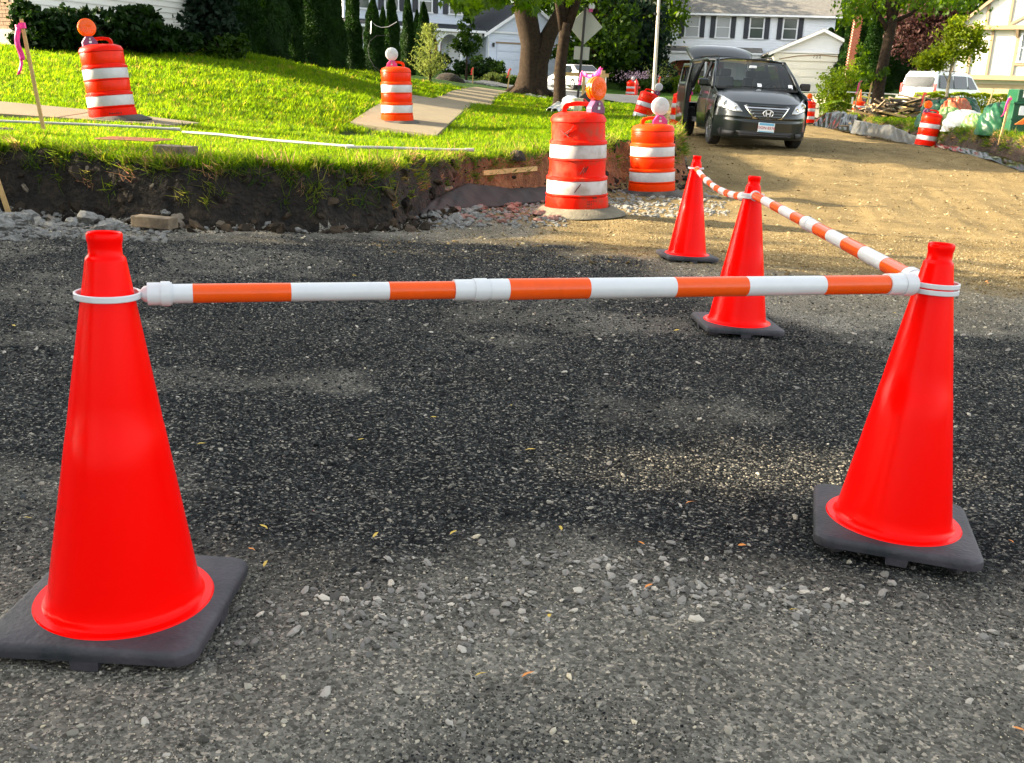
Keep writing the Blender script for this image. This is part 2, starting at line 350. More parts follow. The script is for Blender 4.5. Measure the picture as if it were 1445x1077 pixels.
def attr_node(n, nm):
    a = n.new('ShaderNodeAttribute'); a.attribute_name = nm; return a
def ground_material():
    m = bpy.data.materials.new('roadbed'); m.use_nodes = True; n = m.node_tree.nodes; l = m.node_tree.links; b = n['Principled BSDF']; b.inputs['Roughness'].default_value = .95; b.inputs['Specular IOR Level'].default_value = .08
    tc = n.new('ShaderNodeTexCoord')
    def vor(sc, off=0):
        v = n.new('ShaderNodeTexVoronoi'); v.inputs['Scale'].default_value = sc; v.inputs['Randomness'].default_value = 1
        l.new(tc.outputs['Object'], v.inputs['Vector']); return v
    def nse(sc, d=5, r_=.6):
        v = n.new('ShaderNodeTexNoise'); v.inputs['Scale'].default_value = sc; v.inputs['Detail'].default_value = d; v.inputs['Roughness'].default_value = r_; l.new(tc.outputs['Object'], v.inputs['Vector']); return v
    v1 = vor(150); v2 = vor(60); big = nse(1.3, 6, .7)
    sep = n.new('ShaderNodeSeparateColor'); l.new(v1.outputs['Color'], sep.inputs[0])
    sep2 = n.new('ShaderNodeSeparateColor'); l.new(v2.outputs['Color'], sep2.inputs[0])
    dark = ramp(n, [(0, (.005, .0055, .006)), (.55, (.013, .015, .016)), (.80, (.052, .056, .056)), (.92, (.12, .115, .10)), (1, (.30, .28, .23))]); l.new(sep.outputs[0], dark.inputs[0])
    grey = ramp(n, [(0, (.07, .068, .058)), (.5, (.165, .158, .134)), (.85, (.225, .215, .182)), (1, (.45, .40, .32))]); l.new(sep.outputs[1], grey.inputs[0])
    tan = ramp(n, [(0, (.09, .062, .026)), (.5, (.168, .124, .056)), (.9, (.225, .172, .085)), (1, (.36, .30, .18))]); l.new(sep.outputs[2], tan.inputs[0])
    def mix(f, a, c, bt='MIX'):
        q = n.new('ShaderNodeMix'); q.data_type = 'RGBA'; q.blend_type = bt
        if isinstance(f, float): q.inputs[0].default_value = f
        else: l.new(f, q.inputs[0])
        l.new(a, q.inputs[6]); l.new(c, q.inputs[7]); return q.outputs[2]
    c = mix(attr_node(n, 'tn').outputs['Fac'], grey.outputs[0], tan.outputs[0])
    c = mix(attr_node(n, 'dk').outputs['Fac'], c, dark.outputs[0])
    br = ramp(n, [(.3, (.66, .66, .66)), (.7, (1.35, 1.35, 1.35))]); l.new(big.outputs[0], br.inputs[0]); c = mix(1.0, c, br.outputs[0], 'MULTIPLY')
    l.new(c, b.inputs['Base Color'])
    bp = n.new('ShaderNodeBump'); bp.inputs['Strength'].default_value = .9; bp.inputs['Distance'].default_value = .006; bp.invert = True; l.new(v1.outputs['Distance'], bp.inputs['Height'])
    bp2 = n.new('ShaderNodeBump'); bp2.inputs['Strength'].default_value = .6; bp2.inputs['Distance'].default_value = .015; nn = nse(22, 6, .7); l.new(nn.outputs[0], bp2.inputs['Height']); l.new(bp.outputs[0], bp2.inputs['Normal'])
    l.new(bp2.outputs[0], b.inputs['Normal']); return m
def soil_material():
    m = bpy.data.materials.new('cut_soil'); m.use_nodes = True; n = m.node_tree.nodes; l = m.node_tree.links; b = n['Principled BSDF']; b.inputs['Roughness'].default_value = .95
    tc = n.new('ShaderNodeTexCoord'); nz = n.new('ShaderNodeTexNoise'); nz.inputs['Scale'].default_value = 7; nz.inputs['Detail'].default_value = 9; nz.inputs['Roughness'].default_value = .75; l.new(tc.outputs['Object'], nz.inputs['Vector'])
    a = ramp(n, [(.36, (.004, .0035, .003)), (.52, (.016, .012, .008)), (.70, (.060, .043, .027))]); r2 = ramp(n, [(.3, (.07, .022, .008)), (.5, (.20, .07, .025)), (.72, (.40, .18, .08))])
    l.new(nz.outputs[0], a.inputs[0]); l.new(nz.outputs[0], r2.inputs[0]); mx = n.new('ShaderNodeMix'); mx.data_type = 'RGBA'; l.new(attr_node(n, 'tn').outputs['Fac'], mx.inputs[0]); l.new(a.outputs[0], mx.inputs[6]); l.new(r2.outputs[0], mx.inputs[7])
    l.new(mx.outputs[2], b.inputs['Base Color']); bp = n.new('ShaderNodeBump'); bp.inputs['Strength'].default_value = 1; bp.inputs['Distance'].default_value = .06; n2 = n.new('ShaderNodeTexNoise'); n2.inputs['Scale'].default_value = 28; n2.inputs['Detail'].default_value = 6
    l.new(tc.outputs['Object'], n2.inputs['Vector']); l.new(n2.outputs[0], bp.inputs['Height']); l.new(bp.outputs[0], b.inputs['Normal']); return m
def lawn_material():
    m = bpy.data.materials.new('lawn_turf'); m.use_nodes = True; n = m.node_tree.nodes; l = m.node_tree.links; b = n['Principled BSDF']; b.inputs['Roughness'].default_value = .8; b.inputs['Specular IOR Level'].default_value = .2
    tc = n.new('ShaderNodeTexCoord'); nz = n.new('ShaderNodeTexNoise'); nz.inputs['Scale'].default_value = 3; nz.inputs['Detail'].default_value = 9; nz.inputs['Roughness'].default_value = .85; l.new(tc.outputs['Object'], nz.inputs['Vector'])
    a = ramp(n, [(.3, (.012, .045, .001)), (.5, (.03, .08, .0015)), (.7, (.06, .11, .002))]); l.new(nz.outputs[0], a.inputs[0])
    s = ramp(n, [(.3, (.02, .015, .01)), (.7, (.09, .07, .045))]); l.new(nz.outputs[0], s.inputs[0]); mx = n.new('ShaderNodeMix'); mx.data_type = 'RGBA'; l.new(attr_node(n, 'dk').outputs['Fac'], mx.inputs[0]); l.new(a.outputs[0], mx.inputs[6]); l.new(s.outputs[0], mx.inputs[7])
    l.new(mx.outputs[2], b.inputs['Base Color']); bp = n.new('ShaderNodeBump'); bp.inputs['Strength'].default_value = 1; bp.inputs['Distance'].default_value = .05; n2 = n.new('ShaderNodeTexNoise'); n2.inputs['Scale'].default_value = 40; n2.inputs['Detail'].default_value = 4
    l.new(tc.outputs['Object'], n2.inputs['Vector']); l.new(n2.outputs[0], bp.inputs['Height']); l.new(bp.outputs[0], b.inputs['Normal']); return m
M['road'] = ground_material(); M['soil'] = soil_material(); M['lawn'] = lawn_material()

# ------------------------------------------------------------------ the ground
dark_poly = np.array([tuple(hit_plane(*q)[:2]) for q in [(-700, 345), (0, 338), (300, 334), (600, 334), (800, 345), (900, 372), (1000, 420), (1120, 455), (1445, 470), (2300, 500), (2300, 840), (1445, 850), (1300, 835), (1150, 835), (1000, 830), (800, 792), (600, 812), (420, 800), (300, 790), (-100, 800), (-700, 800)]])
ridge = [tuple(hit_plane(*q)[:2]) for q in [(380, 900), (520, 880), (620, 860), (700, 830), (800, 812), (900, 815), (1000, 838), (1100, 850), (1200, 850), (1300, 862), (1445, 885)]]
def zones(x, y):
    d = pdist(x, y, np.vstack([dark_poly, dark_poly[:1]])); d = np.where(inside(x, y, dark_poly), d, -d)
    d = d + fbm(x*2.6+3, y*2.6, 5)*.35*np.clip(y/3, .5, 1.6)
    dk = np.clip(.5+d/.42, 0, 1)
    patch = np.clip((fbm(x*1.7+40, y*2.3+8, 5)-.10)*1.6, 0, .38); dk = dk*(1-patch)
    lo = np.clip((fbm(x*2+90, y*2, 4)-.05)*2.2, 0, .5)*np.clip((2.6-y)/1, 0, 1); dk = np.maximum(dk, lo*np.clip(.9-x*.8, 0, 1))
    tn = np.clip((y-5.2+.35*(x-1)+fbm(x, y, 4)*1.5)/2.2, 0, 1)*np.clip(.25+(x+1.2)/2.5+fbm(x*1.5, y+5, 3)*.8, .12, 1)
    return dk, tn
def build_ground():
    dense = np.linspace(-.76, .76, 520); g = np.geomspace(1, 90, 46)[1:]*.76
    U = np.concatenate([-g[::-1], dense, g]); Y = np.concatenate([np.linspace(-60, -2, 12), np.linspace(-1.6, .65, 8), np.geomspace(.72, 34, 600), np.geomspace(34.5, 300, 110)])
    uu, yy = np.meshgrid(U, Y); xx = uu*np.maximum(yy, .72)
    xx = np.where(np.abs(uu) > .76, np.sign(uu)*np.minimum(np.abs(xx), 300), xx); 
    # behind the dense field, spread columns evenly
    x = xx.ravel(); y = yy.ravel()
    z, sd, wd = ground(x, y, raw=True); dk, tn = zones(x, y); ny, nx = yy.shape
    i = np.arange((ny-1)*(nx-1)); a = (i//(nx-1))*nx+i % (nx-1); Fq = np.stack([a, a+1, a+nx+1, a+nx], 1)
    w_ = np.abs(x[Fq[:, 1]]-x[Fq[:, 0]]) > 1e-5; Fq = Fq[w_]
    fs = sd[Fq].mean(1); fw_ = wd[Fq].mean(1); V = np.stack([x, y, z], 1)
    tq = np.minimum(pdist(x, y, trench), pdist(x, y, trench2)*1.4); soilm = np.clip(1.3-tq/.22+fbm(x*4, y*4, 3), 0, 1)
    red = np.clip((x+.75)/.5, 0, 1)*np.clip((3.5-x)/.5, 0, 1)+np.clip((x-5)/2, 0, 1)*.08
    farb = (V[Fq[:, 0], 1] > 40)
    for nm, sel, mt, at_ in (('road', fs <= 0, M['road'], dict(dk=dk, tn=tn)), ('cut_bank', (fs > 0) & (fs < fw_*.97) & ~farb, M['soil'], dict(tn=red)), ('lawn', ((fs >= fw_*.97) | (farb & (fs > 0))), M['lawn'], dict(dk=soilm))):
        f = Fq[sel]; used = np.unique(f); rm = np.full(len(V), -1); rm[used] = np.arange(len(used))
        o = link(nm, np_mesh(nm, V[used], rm[f], mt, True, {k: q[used] for k, q in at_.items()}))
        tag(o, {'road': 'stripped roadbed of dark asphalt millings and tan gravel', 'cut_bank': 'dark crumbling soil face cut below the lawns', 'lawn': 'green front lawns on both sides of the dug-out road'}[nm], kind='structure')
build_ground()

# ------------------------------------------------------------------ sheets laid on the ground (walks, drives, side street)
SHEETS = []
def sheet(name, pix, m, label, lift=.02, res=26, parent=None):
    pl = np.array([tuple(P(*q)[:2]) if len(q) == 3 else tuple(hit(*q)[:2]) for q in pix]); SHEETS.append(pl)
    a, b, c, d = [Vector(q) for q in pl]; mb = MB()
    def fn(u, v):
        p = (a*(1-u)+b*u)*(1-v)+(d*(1-u)+c*u)*v; return (p.x, p.y, gz(p.x, p.y)+lift)
    mb.grid(fn, res, res); o = mb.build(name, m, smooth='all', parent=parent, thick=.0); tag(o, label, kind='structure'); return o
M['street'] = mat('side_street_asphalt', (.16, .15, .13), .9, c2=(.22, .21, .18), vscale=1, bump=.3); M['drive'] = mat('pale_concrete_drive', (.38, .39, .38), .85, var=.12, vscale=.6); M['sanddrive'] = mat('sandy_apron', (.55, .46, .30), .95, var=.1, vscale=1)
sheet('side_street', [(660, 125, 50), (925, 150, 43), (925, 140, 54), (690, 118, 62)], M['street'], 'grey cross street running behind the maple trees', .05)
sheet('driveway', [(690, 104, 66), (790, 112, 66), (835, 125, 53), (740, 117, 53)], M['drive'], 'pale concrete driveway in front of the bluish house', .10)
sheet('garage_apron', [(1060, 131, 65), (1185, 133, 65), (1250, 152, 49), (1130, 150, 49)], M['sanddrive'], 'sandy driveway apron before the central white garage', .10)
sheet('garage_apron_strip', [(1120, 152, 50), (1300, 160, 46), (1290, 163, 43.5), (1130, 160, 45)], M['sanddrive'], 'sandy strip along the far curb', .06)
# left public walk: a straight run of slabs with its broken end
def slab(parent, corners, th=.16, lift=.06):
    pts = [Vector((c[0], c[1], gz(c[0], c[1])+lift)) for c in corners]; mb = MB()
    mb.add(pts+[p-Vector((0, 0, th)) for p in pts], [(0, 1, 2, 3), (7, 6, 5, 4), (0, 4, 5, 1), (1, 5, 6, 2), (2, 6, 7, 3), (3, 7, 4, 0)])
    return mb.build('slab', M['concrete'], parent, bevel=.008)
def walkway(name, left, right, label, gap=.012):
    e = empty(name, (0, 0, 0)); tag(e, label, kind='structure')
    for i in range(len(left)-1):
        a, b, c, d = [Vector(q[:2]) for q in (left[i], right[i], right[i+1], left[i+1])]
        g1 = (d-a).normalized()*gap; g2 = (c-b).normalized()*gap
        slab(e, [a+g1, b+g2, c-g2, d-g1]); SHEETS.append(np.array([a, b, c, d]))
lw = [(-14.5+i*1.3, 11.32+.03*i) for i in range(9)]; lf = [(-14.5+i*1.3, 12.5+.03*i) for i in range(9)]
walkway('sidewalk', lf, lw, 'sunlit concrete sidewalk ending broken beside the left barrel')
def resample(pts, n):
    pts = [Vector(p[:2]) for p in pts]; L = [0]
    for i in range(1, len(pts)): L.append(L[-1]+(pts[i]-pts[i-1]).length)
    out = []
    for k in range(n):
        t = L[-1]*k/(n-1); i = max(j for j in range(len(L)) if L[j] <= t+1e-9); i = min(i, len(pts)-2)
        out.append(pts[i].lerp(pts[i+1], (t-L[i])/(L[i+1]-L[i])))
    return out
wl = resample([P(494, 178, 16.2), P(545, 163, 19.5), P(590, 150, 25), P(635, 139, 32), P(672, 132, 39)], 15)
wr = resample([P(616, 190, 15.6), P(652, 170, 19.0), P(680, 154, 25), P(700, 141, 32), P(716, 132, 39)], 15)
walkway('footpath', wl, wr, 'concrete walk leading from the barrel towards the big maple')

# ------------------------------------------------------------------ loose ground cover
def unlinked(o): col.objects.unlink(o); return o
def stone_proto(i, m, n=1, flat=.65):
    import bmesh
    bm = bmesh.new(); bmesh.ops.create_icosphere(bm, subdivisions=n, radius=.5); rr = random.Random(i)
    for v in bm.verts: v.co *= rr.uniform(.66, 1.28); v.co.z *= flat; v.co.x *= 1.15
    me = bpy.data.meshes.new('stone'); bm.to_mesh(me); bm.free(); me.materials.append(m)
    if n > 1: me.polygons.foreach_set('use_smooth', [False]*len(me.polygons))
    return unlinked(link('stone', me))
def peb(name, stops, rough=.85):
    m = bpy.data.materials.new(name); m.use_nodes = True; n = m.node_tree.nodes; l = m.node_tree.links; b = n['Principled BSDF']; b.inputs['Roughness'].default_value = rough; b.inputs['Specular IOR Level'].default_value = .15
    oi = n.new('ShaderNodeObjectInfo'); r_ = ramp(n, stops); l.new(oi.outputs['Random'], r_.inputs[0]); l.new(r_.outputs[0], b.inputs['Base Color']); return m
M['peb_dark'] = peb('millings', [(0, (.006, .007, .008)), (.5, (.017, .020, .021)), (.78, (.060, .066, .066)), (.93, (.15, .142, .12)), (1, (.40, .37, .30))])
M['peb_grey'] = peb('gravel', [(0, (.045, .044, .038)), (.40, (.11, .106, .088)), (.75, (.22, .21, .175)), (.90, (.40, .37, .30)), (1, (.62, .54, .38))])
M['peb_tan'] = peb('tan_gravel', [(0, (.09, .065, .03)), (.5, (.18, .132, .06)), (1, (.34, .29, .18))])
M['peb_big'] = peb('coarse_stones', [(0, (.09, .088, .08)), (.5, (.22, .21, .19)), (.85, (.36, .34, .30)), (1, (.52, .48, .40))])
rs = np.random.RandomState(11)
def field(n, y0, y1, ux=.66):
    y = np.exp(rs.uniform(np.log(y0), np.log(y1), n)); return rs.uniform(-ux, ux, n)*(y+.15), y
def rr3(n, t=.6): return np.stack([rs.uniform(-t, t, n), rs.uniform(-t, t, n), rs.uniform(0, 6.28, n)], 1)
def lay(x, y, s, sink=.15):
    z = ground(x, y); return np.stack([x, y, z+s*sink], 1)
x, y = field(230000, .78, 9.0); _, sd, _ = ground(x, y, raw=True); dk, tn = zones(x, y); ok = sd < -.02
s = .0026*np.exp(rs.exponential(.30, len(x)))*np.clip(y/2.4, .8, 2.4); s = np.minimum(s, .016); pick = rs.rand(len(x))
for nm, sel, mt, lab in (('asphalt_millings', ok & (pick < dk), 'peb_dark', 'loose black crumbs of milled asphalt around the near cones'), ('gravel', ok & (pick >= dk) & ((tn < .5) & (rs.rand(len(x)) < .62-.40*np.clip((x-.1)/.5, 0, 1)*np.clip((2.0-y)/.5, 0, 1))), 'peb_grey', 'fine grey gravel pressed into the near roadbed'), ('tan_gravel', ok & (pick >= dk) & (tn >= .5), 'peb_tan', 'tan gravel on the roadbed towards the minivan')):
    q = s[sel] if nm != 'asphalt_millings' else np.where(dk[sel] < .6, np.minimum(s[sel], .0055), s[sel]); k = len(q); sc = np.stack([q*rs.uniform(.8, 1.5, k), q*rs.uniform(.7, 1.1, k), q], 1)
    scatter(nm, lay(x[sel], y[sel], q), sc, rr3(k), [stone_proto(i+40, M[mt]) for i in range(5)], lab)
x, y = field(26000, 6, 26); _, sd, _ = ground(x, y, raw=True); dk, tn = zones(x, y); ok = (sd < -.02) & (x > -1) & (rs.rand(len(x)) < .5+.5*(fbm(x*2, y*2) > 0)); x = x[ok]; y = y[ok]; k = len(x)
s = .007*np.exp(rs.exponential(.4, k))*np.clip(y/10, .8, 2); s = np.minimum(s, .04); scatter('coarse_tan_gravel', lay(x, y, s), np.stack([s*1.3, s, s*.8], 1), rr3(k), [stone_proto(i+60, M['peb_tan']) for i in range(4)], 'coarser tan gravel scattered over the sunny road')
# coarse stones: sprinkled, and gathered on the seam between dark and pale ground
x, y = field(1500, .8, 6.5); t = rs.rand(9000)*(len(ridge)-1); i = t.astype(int); ra = np.array(ridge); f = (t-i)[:, None]; c = ra[i]*(1-f)+ra[i+1]*f
c = c+rs.normal(0, 1, c.shape)*[.10, .10]; keep = rs.rand(len(c)) < np.clip(.5+2.2*fbm(c[:, 0]*3.5+2, c[:, 1]*4.5, 3), .05, 1); c = c[keep][:1500]
s1 = .0045+.009*rs.rand(len(x))**4; s2 = .0035+.016*rs.rand(len(c))**4; x = np.concatenate([x, c[:, 0]]); y = np.concatenate([y, c[:, 1]]); s = np.concatenate([s1*np.clip(y[:len(s1)]/2.5, .8, 1.7), s2]); k = len(x)
scatter('pebbles', lay(x, y, s, .2), np.stack([s*rs.uniform(.9, 1.5, k), s, s*.85], 1), rr3(k), [stone_proto(i+80, M['peb_big'], 2) for i in range(6)], 'pale coarse pebbles gathered in a seam across the near ground')

def grass_proto(i, m, h=1., n=14, spread=.055, droop=.6):
    rr = random.Random(i); mb = MB()
    for k in range(n):
        a = rr.uniform(0, 6.28); r_ = spread*math.sqrt(rr.random()); x0, y0 = r_*math.cos(a), r_*math.sin(a); d = rr.uniform(0, 6.28); L = h*rr.uniform(.05, .105); bend = rr.uniform(.15, droop)*L; wd = rr.uniform(.0022, .0042)
        dx, dy = math.cos(d), math.sin(d); nx, ny = -dy*wd, dx*wd; pts = []
        for t, q in ((0, 1.), (.5, .85), (.85, .45)):
            px_, py_ = x0+dx*bend*t*t, y0+dy*bend*t*t; z_ = L*t*(1-.25*t*droop)-.008
            pts += [(px_+nx*q, py_+ny*q, z_), (px_-nx*q, py_-ny*q, z_)]
        pts.append((x0+dx*bend, y0+dy*bend, L*(1-.25*droop)))
        mb.add(pts, [(0, 1, 3, 2), (2, 3, 5, 4), (4, 5, 6)])
    me = mb.mesh('grass_tuft', m); return unlinked(link('grass_tuft', me))
def grassmat(name, stops, tr):
    m = bpy.data.materials.new(name); m.use_nodes = True; n = m.node_tree.nodes; l = m.node_tree.links; n.remove(n['Principled BSDF']); out = n['Material Output']
    oi = n.new('ShaderNodeObjectInfo'); r_ = ramp(n, stops); l.new(oi.outputs['Random'], r_.inputs[0])
    df = n.new('ShaderNodeBsdfDiffuse'); tl = n.new('ShaderNodeBsdfTranslucent'); gl = n.new('ShaderNodeBsdfGlossy'); gl.inputs['Roughness'].default_value = .4
    hs = n.new('ShaderNodeHueSaturation'); hs.inputs['Hue'].default_value = .445; hs.inputs['Value'].default_value = 7.5; l.new(r_.outputs[0], df.inputs[0]); l.new(r_.outputs[0], hs.inputs['Color']); l.new(hs.outputs[0], tl.inputs[0])
    m1 = n.new('ShaderNodeMixShader'); m1.inputs[0].default_value = tr; l.new(df.outputs[0], m1.inputs[1]); l.new(tl.outputs[0], m1.inputs[2]); m2 = n.new('ShaderNodeMixShader'); m2.inputs[0].default_value = .008; l.new(m1.outputs[0], m2.inputs[1]); l.new(gl.outputs[0], m2.inputs[2])
    l.new(m2.outputs[0], out.inputs['Surface']); return m
M['grass'] = grassmat('grass_blades', [(0, (.005, .030, .0006)), (.35, (.012, .052, .0008)), (.7, (.022, .068, .001)), (.93, (.035, .075, .001)), (1, (.10, .085, .015))], .5)
M['hang'] = grassmat('hanging_grass', [(0, (.015, .045, .003)), (.6, (.035, .08, .004)), (.82, (.08, .075, .02)), (1, (.16, .11, .05))], .35)
gp = [grass_proto(i, M['grass']) for i in range(7)]; hp = [grass_proto(i+20, M['hang'], 1.05, 13, .05, 1.4) for i in range(5)]
def masked(x, y):
    bad = np.zeros(len(x), bool)
    for pl in SHEETS: bad |= inside(x, y, pl)
    for (px, py, r_) in ((249, 226, .17), (188, 211, .24)): c_ = hit(px, py); bad |= np.hypot((x-c_.x), (y-c_.y)*1.6) < r_
    return bad
n = 150000; y = np.exp(rs.uniform(np.log(6.4), np.log(38), n)); x = rs.uniform(-.66, .66, n)*y; _, sd, wd = ground(x, y, raw=True)
tq = np.minimum(pdist(x, y, trench), pdist(x, y, trench2)*1.4); ok = (sd > wd*.93) & ~masked(x, y) & (tq > .15+.16*rs.rand(n)); x = x[ok]; y = y[ok]; n = len(x)
s = np.clip(y/14, .72, 2.0)*rs.uniform(.7, 1.2, n)*(.85+.5*np.clip(fbm(x*1.2, y*1.2, 3)+.3, 0, 1)); scatter('grass', lay(x, y, s, 0), np.stack([s*1.15, s*1.15, s*np.clip(1.1-y/60, .6, 1)], 1), rr3(n, .25), gp, 'bright green lawn grass lit from the side')
# grass that hangs over the lip of the cut
edge = []
for line in (toe_left[1:-3], toe_right[2:-1]):
    for i in range(len(line)-1):
        a, b = np.array(line[i]), np.array(line[i+1]); L = np.linalg.norm(b-a); nn = int(L*150/max(1, (a[1]+b[1])/18)); t = rs.rand(nn)[:, None]
        nv = np.array([-(b-a)[1], (b-a)[0]])/L; side = 1 if not inside(*(((a+b)/2+nv*.6)), road_poly) else -1
        q = a+(b-a)*t+nv*side*rs.uniform(.05, .42, nn)[:, None]; edge.append(np.hstack([q, np.tile(-nv*side, (nn, 1))]))
edge = np.vstack(edge); zz, sd, wd = ground(edge[:, 0], edge[:, 1], raw=True); fr = sd/wd; ok = (fr > .45) & (fr < 1.7) & (rs.rand(len(fr)) < np.clip(fr+.1, .12, 1)); edge = edge[ok]; fr = fr[ok]; n = len(edge)
tilt = np.clip(1.7-fr*.7, .5, 1.7)*rs.uniform(.7, 1.3, n); rt = np.stack([-edge[:, 3]*tilt, edge[:, 2]*tilt, np.zeros(n)], 1)
s = rs.uniform(.6, 1.3, n)*np.clip(edge[:, 1]/12, .9, 1.4); scatter('overhanging_grass', np.stack([edge[:, 0], edge[:, 1], ground(edge[:, 0], edge[:, 1])], 1), np.stack([s, s, s*1.25], 1), rt, hp, 'ragged grass and roots hanging over the lip of the cut')
# stones and clods stuck in the cut face
x, y = field(60000, 6, 30); zz, sd, wd = ground(x, y, raw=True); ok = (sd > -.22) & (sd < wd*.85); x = x[ok]; y = y[ok]; n = len(x); s = .009*np.exp(rs.exponential(.75, n)); s = np.minimum(s, .10)
M['clod'] = peb('clods', [(0, (.015, .012, .01)), (.6, (.03, .023, .016)), (.93, (.07, .052, .035)), (1, (.22, .19, .15))]); scatter('soil_clods', lay(x, y, s, .1), np.stack([s*1.2, s, s*.9], 1), rr3(n, 1), [stone_proto(i+90, M['clod'], 2) for i in range(4)], 'dark soil clods crumbling from the cut bank')

# ------------------------------------------------------------------ rocks, one by one
M['rock'] = mat('pale_rock', (.30, .30, .285), .95, spec=.1, c2=(.13, .13, .12), vscale=7, bump=.7, bscale=25); M['rock_pink'] = mat('pink_stained_rock', (.30, .15, .12), .95, spec=.1, c2=(.20, .14, .12), vscale=5, bump=.7, bscale=25)
def rock_mesh(i, m):
    o = stone_proto(i+200, m, 2, .72); me = o.data; me.materials.clear(); me.materials.append(m); bpy.data.objects.remove(o); return me
rk = [rock_mesh(i, M['rock']) for i in range(7)]; rkp = [rock_mesh(i+9, M['rock_pink']) for i in range(6)]
rr = random.Random(3)
def rocks(n, box, meshes, smin, smax, label, group, cond=None):
    for i in range(n):
        px = rr.uniform(box[0], box[1]); py = rr.uniform(box[2], box[3])
        if cond and not cond(px, py): continue
        p = hit_plane(px, py); s_ = smin+(smax-smin)*rr.random()**2; z_ = gz(p[0], p[1])
        if z_-p[2] > .10: continue
        o = link('rock', rr.choice(meshes), loc=(p[0], p[1], z_+s_*.28), rot=(rr.uniform(-.3, .3), rr.uniform(-.3, .3), rr.uniform(0, 6.28))); o.scale = (s_*rr.uniform(.9, 1.4), s_, s_*rr.uniform(.7, 1.0)); tag(o, label, 'rock', group)
rocks(75, (-40, 235, 296, 330), rk, .05, .15, 'pale grey rock in the rubble strip below the left lawn bank', 'rocks below the left bank', lambda a, b: b < 336-.06*a)
rocks(14, (235, 560, 318, 328), rk, .03, .07, 'small pale rock along the shaded foot of the dark bank', 'small rocks along the dark bank')
rocks(26, (582, 680, 290, 320), rk, .05, .12, 'grey rock at the left end of the stone bed behind the cones', 'grey rocks beside the red clay')
rocks(70, (640, 790, 284, 316), rkp, .04, .11, 'pink stained rock in the bed below the red clay bank', 'pink rocks below the red clay bank')
rocks(40, (860, 1000, 278, 302), rk, .03, .08, 'small pale stone beside the two near barrels', 'stones around the near barrels')
x, y = [], []
for i in range(1500):
    bx = rr.choice([(-60, 235, 296, 342), (580, 800, 284, 322), (850, 1030, 270, 308)]); p = hit_plane(rr.uniform(bx[0], bx[1]), rr.uniform(bx[2], bx[3])); x.append(p[0]); y.append(p[1])
x = np.array(x); y = np.array(y); ok = ground(x, y, raw=True)[1] < .0; x = x[ok]; y = y[ok]; s = rs.uniform(.02, .05, len(x)); scatter('rubble', lay(x, y, s), np.stack([s*1.2, s, s*.8], 1), rr3(len(x)), [stone_proto(i+120, M['rock'], 2) for i in range(4)], 'small limestone rubble along the foot of the cut')
# fallen leaves
lf_me = MB().add([(-.022, 0, 0), (-.008, .009, .004), (.010, .008, .006), (.026, 0, .001), (.010, -.008, .005), (-.008, -.009, .002)], [(0, 1, 5), (1, 2, 4, 5), (2, 3, 4)])
lm = [lf_me.mesh('leaf', M['leaf_y']), lf_me.mesh('leaf', M['leaf_o'])]
for k, (px, py, c) in enumerate([(510, 626, 0), (775, 877, 0), (905, 773, 1), (1046, 776, 1), (1425, 770, 1), (745, 960, 1), (1436, 1038, 1), (612, 594, 0), (722, 577, 0), (791, 752, 0), (680, 960, 0), (372, 750, 0), (375, 803, 0), (355, 782, 1), (40, 738, 0), (285, 632, 0), (530, 762, 0), (640, 758, 0), (1392, 400, 1), (1120, 868, 0), (749, 640, 0), (1395, 403, 1), (1262, 445, 0), (20, 464, 0), (915, 834, 1), (975, 715, 1), (955, 470, 0), (500, 392, 0)]):
    p = hit(px, py); o = link('fallen_leaf', lm[c], loc=(p.x, p.y, p.z+.012), rot=(rr.uniform(-.3, .3), rr.uniform(-.3, .3), rr.uniform(0, 6.28))); s_ = rr.uniform(.35, .62)*min(1.6, max(1, p.y/2)); o.scale = (s_, s_*.8, s_)
    tag(o, ['small yellow leaf lying flat on the dark roadbed', 'dry orange leaf lying on the roadbed'][c], 'leaf', ['yellow leaves on the roadbed', 'orange leaves on the roadbed'][c])
# ------------------------------------------------------------------ traffic cones and their bars
NQ = Vector((0, 0, 1)).rotation_difference(Vector(N_ROAD))
def on_road_rot(rz): return (NQ @ Euler((0, 0, rz)).to_quaternion()).to_euler()
def plane_yaw(a, b):
    p, q = hit_plane(*a), hit_plane(*b); return math.atan2(q[1]-p[1], q[0]-p[0])
def cone_mesh():
    mb = MB(); H0 = .045
    prof = [(.155, .028), (.156, .032), (.153, .036), (.139, .036), (.134, .040), (.131, .050), (.1275, .07)]
    prof += [(.1275-(.1275-.0325)*t, .07+(.652-.07)*t) for t in (.12, .25, .4, .499, .503, .6, .75, .88, 1)]
    prof += [(.0318, .656), (.0290, .659), (.0268, .662), (.0265, .679), (.0278, .684), (.0284, .687), (.0284, .695), (.0268, .698), (.0232, .696), (.0222, .66)]
    for i in range(len(prof)):
        if abs(prof[i][1]-(.07+.582*.503)) < 1e-6: prof[i] = (prof[i][0]-.0006, prof[i][1])
    return mb.lathe(prof, 72).mesh('cone_body', M['cone'], True)
